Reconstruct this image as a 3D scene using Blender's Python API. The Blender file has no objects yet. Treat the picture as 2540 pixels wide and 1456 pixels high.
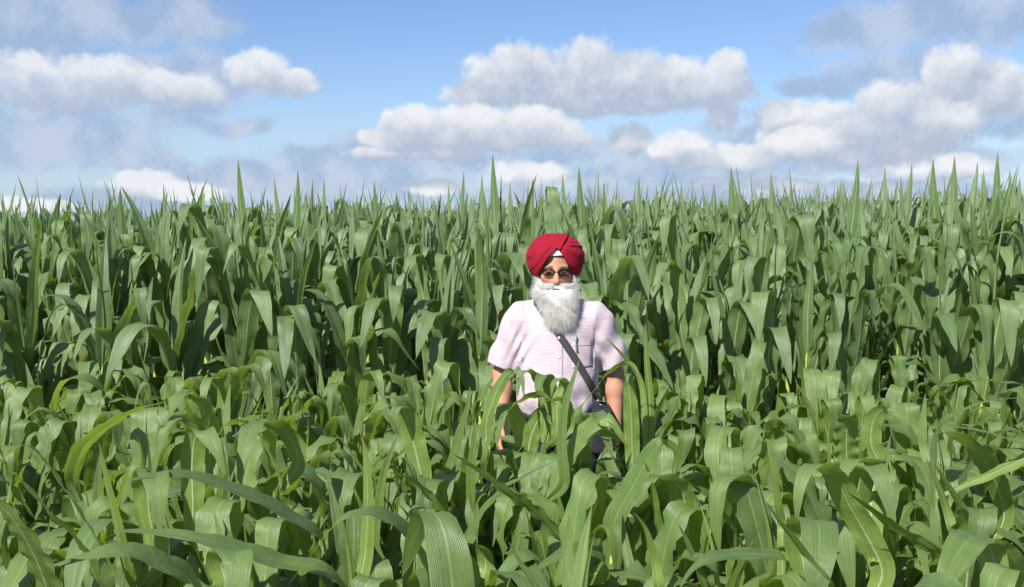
import bpy, math, random, colorsys
import numpy as np
from mathutils import Vector, Matrix
from mathutils.bvhtree import BVHTree

random.seed(7); rng = np.random.default_rng(7)
R = math.radians
scene = bpy.context.scene
C = scene.collection

# ------------------------------------------------------------------ camera
CAM_H, PITCH, FPX = 1.85, R(4.18), 2546.0        # focal length in units of a 2540 px wide picture
cam = bpy.data.cameras.new('camera'); cam_o = bpy.data.objects.new('camera', cam); C.objects.link(cam_o)
cam_o.location = (0, 0, CAM_H); cam_o.rotation_euler = (R(90) - PITCH, 0, 0)
cam.sensor_width = 36; cam.lens = 36 * FPX / 2540; cam.clip_start = 0.05; cam.clip_end = 5000
scene.camera = cam_o

def ray(px, py):
    dx, dy = (px - 1270) / FPX, (728 - py) / FPX
    f = np.array([0, math.cos(PITCH), -math.sin(PITCH)]); u = np.array([0, math.sin(PITCH), math.cos(PITCH)])
    return f + dx * np.array([1., 0, 0]) + dy * u
def at(px, py, Y):
    d = ray(px, py); return np.array([0, 0, CAM_H]) + d * (Y / d[1])

# ------------------------------------------------------------------ light
SUN_EL, SUN_AZ = R(44), R(-147)       # azimuth measured from +Y towards +X: behind the camera, to its left
SKY_STRENGTH = 0.085
scene.view_settings.view_transform = 'Standard'; scene.view_settings.look = 'None'
scene.view_settings.gamma = 1; scene.view_settings.use_curve_mapping = False
EXPO = .78
scene.view_settings.exposure = EXPO
sl = bpy.data.lights.new('sun', 'SUN'); so = bpy.data.objects.new('sun', sl); C.objects.link(so)
sl.energy = 5.0; sl.angle = R(0.6); sl.color = (1.0, 0.955, 0.88)
sdir = Vector((math.sin(SUN_AZ) * math.cos(SUN_EL), math.cos(SUN_AZ) * math.cos(SUN_EL), math.sin(SUN_EL)))
so.rotation_euler = sdir.to_track_quat('Z', 'Y').to_euler(); so.location = (-20, -20, 30)

class NT:
    """small helper for node trees"""
    def __init__(s, tree): s.t = tree; s.n = tree.nodes; s.l = tree.links
    def new(s, typ, **kw):
        nd = s.n.new(typ)
        for k, v in kw.items(): setattr(nd, k, v)
        return nd
    def put(s, sock, v):
        if v is None: return
        if hasattr(v, 'is_output') or isinstance(v, bpy.types.NodeSocket): s.l.new(v, sock)
        else: sock.default_value = v
    def math(s, op, a, b=None, c=None, clamp=False):
        nd = s.new('ShaderNodeMath', operation=op, use_clamp=clamp)
        s.put(nd.inputs[0], a); s.put(nd.inputs[1], b); s.put(nd.inputs[2], c); return nd.outputs[0]
    def vmath(s, op, a, b=None, c=None):
        nd = s.new('ShaderNodeVectorMath', operation=op)
        s.put(nd.inputs[0], a); s.put(nd.inputs[1], b); s.put(nd.inputs[2], c)
        return nd.outputs['Value'] if op in ('LENGTH', 'DOT_PRODUCT', 'DISTANCE') else nd.outputs[0]
    def mix(s, f, a, b, mode='MIX'):
        nd = s.new('ShaderNodeMix', data_type='RGBA', blend_type=mode)
        s.put(nd.inputs[0], f); s.put(nd.inputs[6], a); s.put(nd.inputs[7], b); return nd.outputs[2]
    def noise(s, vec, scale, detail=4, rough=.5, dim='3D'):
        nd = s.new('ShaderNodeTexNoise', noise_dimensions=dim)
        s.put(nd.inputs['Vector'], vec); nd.inputs['Scale'].default_value = scale
        nd.inputs['Detail'].default_value = detail; nd.inputs['Roughness'].default_value = rough
        return nd
    def ss(s, v, lo, hi, a=0., b=1.):
        nd = s.new('ShaderNodeMapRange', interpolation_type='SMOOTHSTEP')
        s.put(nd.inputs[0], v); nd.inputs[1].default_value = lo; nd.inputs[2].default_value = hi
        nd.inputs[3].default_value = a; nd.inputs[4].default_value = b; return nd.outputs[0]
    def comb(s, x, y, z=0.):
        nd = s.new('ShaderNodeCombineXYZ'); s.put(nd.inputs[0], x); s.put(nd.inputs[1], y); s.put(nd.inputs[2], z); return nd.outputs[0]

# ---- the sky: Nishita air with fair-weather cumulus at their own bearings and heights
def azel(px, py):
    d = ray(px, py); return math.atan2(d[0], d[1]), math.atan2(d[2], math.hypot(d[0], d[1]))
BACK_CLOUDS = [  # (px, py, rx, ry)
 (1465,190,95,84),(1560,205,110,74),(1295,195,85,80),(1215,205,75,60),(1370,215,120,60),(1180,232,70,42),(1680,205,95,58),(1800,195,62,58),(1740,225,120,45),(1460,245,170,44),(1560,255,130,32),
 (2375,195,75,64),(2460,220,85,58),(2400,240,110,36),(2560,235,70,50),
 (60,190,95,48),(255,196,105,50),(140,225,190,38),(420,222,140,42),(640,172,66,46),(715,205,66,32),
 (1795,285,40,34),(1985,288,110,38),(1560,345,55,36),(365,460,80,34),(1310,432,100,34),(2340,412,110,30)]
FRONT_CLOUDS = [
 (1025,315,85,52),(1180,305,90,46),(1310,315,95,48),(1390,335,70,36),(1200,345,220,30),(960,340,60,30),
 (2215,270,95,60),(2310,295,105,42),(2180,310,100,44),(2000,355,120,38),(2130,375,170,40),(2300,345,90,26),
 (1690,368,62,38),(1850,388,90,32),(1740,395,90,24),(1030,382,150,16),
 (470,478,80,22),(1960,458,100,18),(1080,465,60,18),(2200,462,90,18),(60,512,110,18),(1750,458,50,14)]
GREY_CLOUDS = [
 (190,40,270,62),(450,50,130,56),(40,95,110,70),(110,125,80,30),(440,180,200,50),(430,235,170,38),
 (150,330,220,72),(320,392,110,24),(30,385,110,38),(575,315,80,22),(420,290,90,28),(600,200,190,36),
 (2190,75,190,54),(2420,40,220,66),(2230,180,170,52),(2040,215,90,30),
 (1000,398,330,36),(850,385,150,34),(800,445,340,44),(1130,410,160,26),(600,430,220,34),(2150,400,300,34),(1700,430,300,36),(2500,300,90,40),
 (450,500,400,30),(1500,490,500,30),(2300,480,300,28),(120,492,50,12),(1900,340,150,40),(1430,380,200,30),(950,350,120,30)]

world = bpy.data.worlds.new('World'); scene.world = world; world.use_nodes = True
w = NT(world.node_tree); w.n.clear()
def cloud_group(name, blobs, warp_amp, fine_amp, warp_scale=26.):
    g = bpy.data.node_groups.new(name, 'ShaderNodeTree')
    g.interface.new_socket('P', in_out='INPUT', socket_type='NodeSocketVector')
    g.interface.new_socket('D', in_out='OUTPUT', socket_type='NodeSocketFloat')
    k = NT(g); gi = k.new('NodeGroupInput'); go = k.new('NodeGroupOutput'); P = gi.outputs[0]
    n1 = k.noise(P, warp_scale, 2, .5, '2D').outputs['Color']
    wp = k.vmath('MULTIPLY_ADD', k.vmath('SUBTRACT', n1, (.5, .5, .5)), (warp_amp, warp_amp * .7, 0), P)
    n2 = k.noise(P, warp_scale * 2.0, 8, .66, '2D').outputs[0]
    acc = None
    for (px, py, rx, ry) in blobs:
        a, e = azel(px, py); sx, sy = FPX / (rx * 1.12), FPX / (ry * 1.12)
        q = k.vmath('MULTIPLY_ADD', wp, (sx, sy, 0), (-a * sx, -e * sy, 0))
        v = k.vmath('DOT_PRODUCT', q, q)
        acc = v if acc is None else k.math('SMOOTH_MIN', acc, v, .35)
    d = k.math('SUBTRACT', 1., acc)
    d = k.math('MAXIMUM', d, -7.)
    g.interface.new_socket('S', in_out='OUTPUT', socket_type='NodeSocketFloat')
    n3 = k.noise(P, warp_scale * 1.1, 3, .5, '2D').outputs[0]
    k.l.new(k.math('MULTIPLY_ADD', k.math('SUBTRACT', n3, .5), fine_amp * .9, d), go.inputs[1])
    d = k.math('MULTIPLY_ADD', k.math('SUBTRACT', n2, .5), fine_amp, d)
    k.l.new(d, go.inputs[0]); return g
gB = cloud_group('back_clouds', BACK_CLOUDS, .020, 1.35, 32.)
gF = cloud_group('front_clouds', FRONT_CLOUDS, .018, 1.35, 36.)
gG = cloud_group('grey_clouds', GREY_CLOUDS, .040, 1.5, 18.)
tc = w.new('ShaderNodeTexCoord'); sx = w.new('ShaderNodeSeparateXYZ'); w.l.new(tc.outputs['Generated'], sx.inputs[0])
az = w.math('ARCTAN2', sx.outputs[0], sx.outputs[1]); el = w.math('ARCSINE', sx.outputs[2])
P = w.comb(az, el)
def call(g, vec):
    nd = w.new('ShaderNodeGroup'); nd.node_tree = g; w.put(nd.inputs[0], vec); return nd.outputs
UP = w.vmath('ADD', P, (-.006, .024, 0))
dB, sB = call(gB, P); sB2 = call(gB, UP)[1]; dF, sF = call(gF, P); sF2 = call(gF, UP)[1]
dG = call(gG, P)[0]
sky = w.new('ShaderNodeTexSky', sky_type='NISHITA'); sky.sun_disc = False
sky.sun_elevation = SUN_EL; sky.sun_rotation = SUN_AZ; sky.air_density = 1.0; sky.dust_density = .4; sky.ozone_density = 2.2
# elsewhere round the horizon and overhead the same broken cloud goes on
outside = w.math('MAXIMUM', w.ss(w.math('ABSOLUTE', az), .56, .75), w.ss(el, .24, .42))
plane = w.vmath('SCALE', tc.outputs['Generated']); plane.node.inputs[3].default_value = 1.0
zc = w.math('MAXIMUM', sx.outputs[2], .06)
pl = w.comb(w.math('DIVIDE', sx.outputs[0], zc), w.math('DIVIDE', sx.outputs[1], zc))
gen = w.noise(pl, .55, 7, .6, '2D').outputs[0]
gen_d = w.math('MULTIPLY', w.math('SUBTRACT', gen, .52), 6.)
hz = w.ss(az, -.42, -.05, .80, .96); aB = w.math('MULTIPLY', w.ss(dB, -.30, .50), hz); aF = w.math('MULTIPLY', w.ss(dF, -.30, .50), .95)
aG = w.math('MULTIPLY', w.ss(dG, -.5, .85), .85)
aO = w.math('MULTIPLY', w.ss(gen_d, -.1, .7), outside)
lumpy = w.noise(P, 70., 5, .6, '2D').outputs[0]
S = 1 / SKY_STRENGTH / 2 ** EXPO
def sunlit(s0, s1):
    l = w.ss(w.math('SUBTRACT', s0, s1), -.7, 2.9)
    l = w.math('MULTIPLY_ADD', w.math('SUBTRACT', lumpy, .5), .55, l, clamp=True)
    return w.mix(l, (.46 * S, .54 * S, .67 * S, 1), (.89 * S, .91 * S, .94 * S, 1))
gl = w.ss(w.noise(P, 22., 5, .55, '2D').outputs[0], .35, .68)
grey = w.mix(gl, (.37 * S, .49 * S, .70 * S, 1), (.55 * S, .63 * S, .78 * S, 1))
skyc = w.mix(1., sky.outputs[0], (.69, .78, .95, 1), 'MULTIPLY')
veil = w.ss(el, .0, .17, .55, .0)      # whiter towards the horizon
skyc = w.mix(veil, skyc, (.52 * S, .67 * S, .88 * S, 1))
c1 = w.mix(aG, skyc, grey)
c2 = w.mix(aB, c1, sunlit(sB, sB2)); c2 = w.mix(aF, c2, sunlit(sF, sF2))
c3 = w.mix(w.math('MULTIPLY', aO, .85), c2, (.66 * S, .71 * S, .79 * S, 1))
bg = w.new('ShaderNodeBackground'); w.l.new(c3, bg.inputs[0]); bg.inputs[1].default_value = SKY_STRENGTH
wo = w.new('ShaderNodeOutputWorld'); w.l.new(bg.outputs[0], wo.inputs[0])
world.cycles.sampling_method = 'MANUAL'; world.cycles.sample_map_resolution = 512
scene.cycles.max_bounces = 7; scene.cycles.diffuse_bounces = 4; scene.cycles.transmission_bounces = 6; scene.cycles.transparent_max_bounces = 8

# ------------------------------------------------------------------ materials
def mat(name):
    m = bpy.data.materials.new(name); m.use_nodes = True; k = NT(m.node_tree); k.n.clear()
    out = k.new('ShaderNodeOutputMaterial'); b = k.new('ShaderNodeBsdfPrincipled'); k.l.new(b.outputs[0], out.inputs[0])
    return m, k, b, out
def plain(name, col, rough=.6, spec=.4, metal=0., noise_amt=.12, scale=60., bump=.0):
    m, k, b, out = mat(name)
    t = k.new('ShaderNodeTexCoord').outputs['Object']; n = k.noise(t, scale, 4, .6).outputs[0]
    d = tuple(c * (1 - noise_amt * 2) for c in col) + (1,); e = tuple(min(1, c * (1 + noise_amt)) for c in col) + (1,)
    k.l.new(k.mix(n, d, e), b.inputs['Base Color']); b.inputs['Roughness'].default_value = rough
    b.inputs['Specular IOR Level'].default_value = spec; b.inputs['Metallic'].default_value = metal
    if bump:
        bp = k.new('ShaderNodeBump'); bp.inputs['Strength'].default_value = bump; bp.inputs['Distance'].default_value = .01
        k.l.new(n, bp.inputs['Height']); k.l.new(bp.outputs[0], b.inputs['Normal'])
    return m

def leaf_material(name, dark, light, trans, by_attribute=False, gloss=.35, tw=.34):
    m, k, b, out = mat(name)
    uv = k.new('ShaderNodeUVMap'); uv.uv_map = 'UVMap'
    s = k.new('ShaderNodeSeparateXYZ'); k.l.new(uv.outputs[0], s.inputs[0])
    if by_attribute:
        a = k.new('ShaderNodeAttribute'); a.attribute_name = 'rnd'; rnd = a.outputs['Fac']
    else:
        rnd = k.new('ShaderNodeObjectInfo').outputs['Random']
    au = k.math('ABSOLUTE', k.math('MULTIPLY_ADD', s.outputs[0], 2., -1.))
    geo = k.new('ShaderNodeNewGeometry'); back = geo.outputs['Backfacing']
    off = k.math('MULTIPLY', rnd, 37.)
    stre = k.noise(k.comb(k.math('MULTIPLY', s.outputs[0], 22.), k.math('MULTIPLY', s.outputs[1], 1.6), off), 1., 3, .6).outputs[0]
    blot = k.noise(k.comb(k.math('MULTIPLY', s.outputs[0], 1.3), k.math('MULTIPLY', s.outputs[1], 7.), off), 1., 4, .6).outputs[0]
    f = k.math('ADD', k.math('MULTIPLY', rnd, .42), k.math('MULTIPLY', stre, .62))
    f = k.math('MULTIPLY_ADD', blot, .35, k.math('SUBTRACT', f, .20), clamp=True)
    col = k.mix(f, dark + (1,), light + (1,))
    col = k.mix(k.ss(stre, .60, .72, 0., .30), col, tuple(c * 1.35 for c in light) + (1,))
    col = k.mix(k.ss(s.outputs[1], .0, .22, .45, 0.), col, (.16, .23, .045, 1))   # paler, yellower towards the collar
    # dry tip and margin on some leaves
    dry = k.math('MULTIPLY', k.ss(k.math('MULTIPLY_ADD', blot, .16, s.outputs[1]), .98, 1.05), k.ss(rnd, .4, .7))
    col = k.mix(dry, col, (.22, .17, .07, 1))
    nick = k.noise(k.comb(k.math('MULTIPLY', s.outputs[0], 9.), k.math('MULTIPLY', s.outputs[1], 60.), off), 1., 2, .5).outputs[0]
    col = k.mix(k.math('MULTIPLY', k.ss(nick, .735, .76), .8), col, (.26, .24, .12, 1))
    rib_w = k.ss(s.outputs[1], 0., .9, 0.10, .045)
    rib = k.math('SUBTRACT', 1., k.math('DIVIDE', au, rib_w), clamp=True); rib = k.ss(rib, 0., .5)
    ribf = k.math('MULTIPLY', rib, k.ss(s.outputs[1], .75, 1., 1., .1))
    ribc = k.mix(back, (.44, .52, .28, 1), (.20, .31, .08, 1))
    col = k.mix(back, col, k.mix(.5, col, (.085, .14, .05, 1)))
    col = k.mix(k.math('MULTIPLY', ribf, .85), col, ribc)
    vein = k.math('SINE', k.math('MULTIPLY', s.outputs[0], 150.))
    vein2 = k.math('MULTIPLY_ADD', stre, 2.2, k.math('MULTIPLY', vein, .35))
    h = k.math('MULTIPLY_ADD', ribf, 1.3, vein2)
    buck = k.noise(k.comb(k.math('MULTIPLY', s.outputs[0], 2.2), k.math('MULTIPLY', s.outputs[1], 16.), off), 1., 2, .5).outputs[0]
    h = k.math('MULTIPLY_ADD', buck, 5., h)
    bp = k.new('ShaderNodeBump'); bp.inputs['Strength'].default_value = .42; bp.inputs['Distance'].default_value = .0022
    k.l.new(h, bp.inputs['Height'])
    k.l.new(col, b.inputs['Base Color']); k.l.new(bp.outputs[0], b.inputs['Normal'])
    k.l.new(k.math('MULTIPLY_ADD', back, .12, k.math('MULTIPLY_ADD', blot, .18, gloss - .09)), b.inputs['Roughness'])
    b.inputs['Specular IOR Level'].default_value = .6
    tr = k.new('ShaderNodeBsdfTranslucent')
    tcol = k.mix(f, tuple(c * .8 for c in trans) + (1,), trans + (1,)); tcol = k.mix(k.math('MULTIPLY', ribf, .6), tcol, (.10, .16, .03, 1))
    k.l.new(tcol, tr.inputs[0]); k.l.new(bp.outputs[0], tr.inputs['Normal'])
    mx = k.new('ShaderNodeMixShader'); mx.inputs[0].default_value = tw
    k.l.new(b.outputs[0], mx.inputs[1]); k.l.new(tr.outputs[0], mx.inputs[2]); k.l.new(mx.outputs[0], out.inputs[0])
    return m
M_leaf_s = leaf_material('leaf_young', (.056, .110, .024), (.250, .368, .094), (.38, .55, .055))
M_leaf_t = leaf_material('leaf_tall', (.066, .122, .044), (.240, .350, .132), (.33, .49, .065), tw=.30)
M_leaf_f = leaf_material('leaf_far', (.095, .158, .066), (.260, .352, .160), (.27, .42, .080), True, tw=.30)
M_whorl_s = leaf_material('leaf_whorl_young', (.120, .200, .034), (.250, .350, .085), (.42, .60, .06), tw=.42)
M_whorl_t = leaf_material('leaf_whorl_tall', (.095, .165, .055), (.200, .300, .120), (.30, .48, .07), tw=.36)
M_dry = plain('withered_leaf', (.060, .078, .036), .7, .2, 0, .3, 30)
def stalk_material():
    m, k, b, out = mat('stalk')
    t = k.new('ShaderNodeTexCoord').outputs['Object']; s = k.new('ShaderNodeSeparateXYZ'); k.l.new(t, s.inputs[0])
    r = k.new('ShaderNodeObjectInfo').outputs['Random']
    n = k.noise(k.vmath('MULTIPLY', t, (90, 90, 5)), 1., 3, .6).outputs[0]
    c = k.mix(n, (.24, .36, .05, 1), (.52, .60, .12, 1)); c = k.mix(k.math('MULTIPLY', r, .5), c, (.16, .26, .06, 1))
    ring = k.math('FRACT', k.math('MULTIPLY', s.outputs[2], 6.5)); c = k.mix(k.ss(ring, .90, .97), c, (.42, .44, .17, 1))
    k.l.new(c, b.inputs['Base Color']); b.inputs['Roughness'].default_value = .42; return m
M_stalk = stalk_material()
def soil_material():
    m, k, b, out = mat('soil')
    t = k.new('ShaderNodeTexCoord').outputs['Object']
    n = k.noise(t, 2.2, 8, .65).outputs[0]; n2 = k.noise(t, 28., 6, .7).outputs[0]
    c = k.mix(n, (.10, .068, .043, 1), (.21, .155, .105, 1)); c = k.mix(k.ss(n2, .4, .7), c, (.26, .20, .14, 1))
    k.l.new(c, b.inputs['Base Color']); b.inputs['Roughness'].default_value = .95; b.inputs['Specular IOR Level'].default_value = .15
    bp = k.new('ShaderNodeBump'); bp.inputs['Strength'].default_value = 1.; bp.inputs['Distance'].default_value = .05
    k.l.new(n2, bp.inputs['Height']); k.l.new(bp.outputs[0], b.inputs['Normal']); return m
M_soil = soil_material()

# ------------------------------------------------------------------ helpers for objects
def mesh_np(name, V, F, m=None, uv=None, smooth=True, attrs=None):
    """V (n,3); F (k,4) or (k,3); uv per vertex (n,2)"""
    V = np.asarray(V, np.float32); F = np.asarray(F, np.int32); k = F.shape[1]
    me = bpy.data.meshes.new(name); me.vertices.add(len(V)); me.vertices.foreach_set('co', V.ravel())
    me.loops.add(F.size); me.loops.foreach_set('vertex_index', F.ravel())
    me.polygons.add(len(F)); me.polygons.foreach_set('loop_start', np.arange(0, F.size, k, dtype=np.int32))
    if smooth: me.polygons.foreach_set('use_smooth', np.ones(len(F), bool))
    if uv is not None:
        l = me.uv_layers.new(name='UVMap'); l.data.foreach_set('uv', np.asarray(uv, np.float32)[F.ravel()].ravel())
    for an, av in (attrs or {}).items():
        av = np.asarray(av, np.float32)
        if av.ndim == 1: me.attributes.new(an, 'FLOAT', 'POINT').data.foreach_set('value', av)
        else: me.attributes.new(an, 'FLOAT_VECTOR', 'POINT').data.foreach_set('vector', av.ravel())
    me.update(calc_edges=True); me.validate()
    if m: me.materials.append(m)
    return me
def obj(name, me, parent=None, loc=None, label=None, cat=None, group=None, kind=None):
    o = bpy.data.objects.new(name, me); C.objects.link(o)
    if parent: o.parent = parent
    if loc is not None: o.location = loc
    if label: o['label'] = label
    if cat: o['category'] = cat
    if group: o['group'] = group
    if kind: o['kind'] = kind
    return o

# ------------------------------------------------------------------ terrain
def ground_z(x, y):
    x = np.asarray(x, float); y = np.asarray(y, float)
    xs = np.clip(x, -30, 30)
    t = np.clip(y - 5, 0, 10.)
    rise = (.0275 + .0023 * np.clip(xs, -10, 10)) * t
    fall = -np.clip(y - 15.8, 0, 60) * .03
    return rise + fall
gx = np.unique(np.concatenate([np.linspace(-900, -30, 14), np.linspace(-30, 30, 61), np.linspace(30, 900, 14)]))
gy = np.unique(np.concatenate([np.linspace(-900, -10, 10), np.linspace(-10, 60, 100), np.linspace(60, 2000, 20)]))
XX, YY = np.meshgrid(gx, gy); ZZ = ground_z(XX, YY)
near = (np.abs(XX) < 29) & (YY > -9) & (YY < 55)
ZZ = ZZ + np.where(near, .03 * np.sin(YY * 9.) * np.cos(XX * 1.3) + .012 * rng.standard_normal(XX.shape), 0)
ny, nx = XX.shape; I = np.arange(nx * ny).reshape(ny, nx)
F = np.stack([I[:-1, :-1], I[:-1, 1:], I[1:, 1:], I[1:, :-1]], -1).reshape(-1, 4)
obj('ground', mesh_np('ground', np.stack([XX, YY, ZZ], -1).reshape(-1, 3), F, M_soil), label='bare brown field soil under the corn', kind='structure')

# ------------------------------------------------------------------ corn leaves
def ribbon(P, S, hw, cup, m, wave=0., wf=9., ph=0., arch=0.):
    """leaf blade along P (n,3); S (n,3) side vectors; hw half width; cup = gutter angle; m strips per half"""
    P = np.asarray(P, float); n = len(P)
    T = np.gradient(P, axis=0); T /= np.linalg.norm(T, axis=1)[:, None] + 1e-9
    S = S - (S * T).sum(1)[:, None] * T; S /= np.linalg.norm(S, axis=1)[:, None] + 1e-9
    N = np.cross(T, S)
    us = np.linspace(-1, 1, 2 * m + 1); t = np.linspace(0, 1, n)
    V = []; UV = []
    for u in us:
        a = abs(u); c = np.cos(cup); s = np.sin(cup)
        h = hw * (a * s * (1 - .35 * a) + arch * -(a ** 2) * .25)
        env = np.clip(t * 5, 0, 1) * np.clip((1 - t) * 2.5, 0, 1)
        wv = wave * env * a ** 2 * np.sin(wf * 2 * np.pi * t + ph + (1.9 if u > 0 else 0) + 1.3 * np.sin(5 * t + ph))
        wv = wv + .35 * wave * env * a ** 3 * np.sin(wf * 4.7 * np.pi * t + 2 * ph + (0.7 if u > 0 else 0))
        V.append(P + S * (u * hw * c)[:, None] + N * (h + wv)[:, None])
        UV.append(np.stack([np.full(n, (u + 1) / 2), t], -1))
    V = np.stack(V, 1); UV = np.stack(UV, 1); q = len(us)
    I = np.arange(n * q).reshape(n, q)
    F = np.stack([I[:-1, :-1], I[:-1, 1:], I[1:, 1:], I[1:, :-1]], -1).reshape(-1, 4)
    return V.reshape(-1, 3), F, UV.reshape(-1, 2)
def width_profile(t, W, base=.30, pk=.38):
    up = base + (1 - base) * np.sin(np.clip(t / pk, 0, 1) * np.pi / 2) ** 1.3
    dn = np.clip(1 - np.clip((t - pk) / (1 - pk), 0, 1) ** 2.0, 0, 1) ** .85
    return W / 2 * up * dn + .0006
def leaf_line(n, L, th0, th1, tb, sharp, sway, r, rs):
    """centre line in the plane x (out) - z (up); bends from angle th0 to th1 (from vertical) around tb"""
    t = np.linspace(0, 1, n); g = 1 / (1 + np.exp(-(t - tb) * sharp)); g = (g - g[0]) / (g[-1] - g[0])
    th = th0 + (th1 - th0) * g + .10 * np.sin(t * 7 + r)
    ds = L / (n - 1); x = np.concatenate([[0], np.cumsum(np.sin(th[:-1]) * ds)]); z = np.concatenate([[0], np.cumsum(np.cos(th[:-1]) * ds)])
    y = sway * L * t ** 2 + .010 * np.sin(t * 6 + rs) * t
    return np.stack([x + .010, y, z], -1), t
def make_leaf(n, m, L, W, kind, rr, tall=False):
    u = rr.random
    if kind == 'arch':  th0, th1, tb, sh = R(12 + 16 * u()), R(138 + 40 * u()), .36 + .22 * u(), 9 + 14 * u()
    elif kind == 'fold': th0, th1, tb, sh = R(8 + 13 * u()), R(164 + 14 * u()), .46 + .22 * u(), 22 + 26 * u()
    elif kind == 'long': th0, th1, tb, sh = R(22 + 16 * u()), R(105 + 35 * u()), .34 + .2 * u(), 5 + 5 * u()
    elif kind == 'up':   th0, th1, tb, sh = R(5 + 7 * u()), R(14 + 32 * u()), .62, 8
    else:                th0, th1, tb, sh = R(1 + 4 * u()), R(1 + 9 * u()), .6, 8      # spike
    if tall and kind == 'fold': tb = .60 + .17 * u(); th0 = R(6 + 14 * u())
    if tall and kind == 'arch': tb = .50 + .16 * u(); th0 = R(10 + 14 * u())
    if tall and kind == 'up': th0, th1 = R(3 + 11 * u()), R(6 + 24 * u())
    if not tall and kind in ('fold', 'arch'): tb += .05
    P, t = leaf_line(n, L, th0, th1, tb, sh, (u() - .5) * .34, u() * 6, u() * 6)
    S0 = np.tile([0., 1., 0.], (n, 1))
    tw = (u() - .5) * 2 * R(70 if kind in ('arch', 'long') else 28) * np.clip(t - .15, 0, 1) ** 1.2
    B = np.tile([1., 0., 0.], (n, 1)); S = S0 * np.cos(tw)[:, None] + B * np.sin(tw)[:, None]
    if kind == 'spike':
        hw = width_profile(t, W, .75, .12) * (1 - .35 * t); cup = np.full(n, R(62)) - t * R(12); wave = 0
    elif kind == 'up':
        hw = width_profile(t, W, .6, .28) * (1 - .12 * t); cup = R(32) - t * R(10); wave = .003
    else:
        hw = width_profile(t, W, .55 if tall else .42, .36 + .1 * u()); cup = R(30) * np.exp(-t * 6) + R(8 + 9 * u()); wave = W * (.05 + .13 * u())
    return ribbon(P, S, hw, cup, m, wave, 4 + 5 * u(), u() * 6, arch=.5 * u())
rl = random.Random(11)
def leaf_set(tag, specs, m_main, n=26, m=3):
    out = []
    for kind, cnt, (l0, l1), (w0, w1), mt in specs:
        for i in range(cnt):
            V, F, UV = make_leaf(n, m, rl.uniform(l0, l1), rl.uniform(w0, w1), kind, rl, tag == 't')
            out.append((kind, mesh_np('leaf', V, F, mt or m_main, UV)))
    return out
short_leaves = leaf_set('s', [('arch', 14, (.64, .90), (.095, .118), None), ('fold', 10, (.64, .86), (.098, .120), None), ('long', 10, (.66, .92), (.085, .105), None),
                              ('up', 6, (.42, .55), (.05, .065), M_whorl_s), ('spike', 6, (.34, .48), (.032, .045), M_whorl_s)], M_leaf_s)
tall_leaves = leaf_set('t', [('arch', 16, (.94, 1.18), (.118, .145), None), ('fold', 18, (.94, 1.22), (.120, .150), None), ('long', 8, (.82, 1.05), (.10, .122), None),
                             ('up', 8, (.75, 1.05), (.085, .115), M_whorl_t), ('spike', 10, (.78, 1.08), (.055, .075), M_whorl_t)], M_leaf_t)
def tube(P, rad, m=8):
    P = np.asarray(P, float); n = len(P); a = np.linspace(0, 2 * np.pi, m, endpoint=False)
    V = P[:, None, :] + np.stack([np.cos(a), np.sin(a), 0 * a], -1)[None] * np.asarray(rad)[:, None, None]
    I = np.arange(n * m).reshape(n, m); J = np.roll(I, -1, 1)
    F = np.stack([I[:-1], J[:-1], J[1:], I[1:]], -1).reshape(-1, 4); return V.reshape(-1, 3), F
def stalk_mesh(H, r0, r1):
    z = [0]; rad = [r0]
    k = int(H / .13)
    for i in range(k):
        zz = (i + .5) / k * H; b = r0 + (r1 - r0) * zz / H
        z += [zz - .012, zz, zz + .012]; rad += [b, b * 1.16, b * .97]
    z.append(H); rad.append(r1 * .6)
    P = np.zeros((len(z), 3)); P[:, 2] = z; P[:, 0] = .004 * np.sin(np.array(z) * 9)
    V, F = tube(P, rad); return mesh_np('stalk', V, F, M_stalk)
short_stalks = [stalk_mesh(h, .014, .010) for h in (.62, .69, .76)]
tall_stalks = [stalk_mesh(h, .020, .013) for h in (1.10, 1.18, 1.26)]

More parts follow.
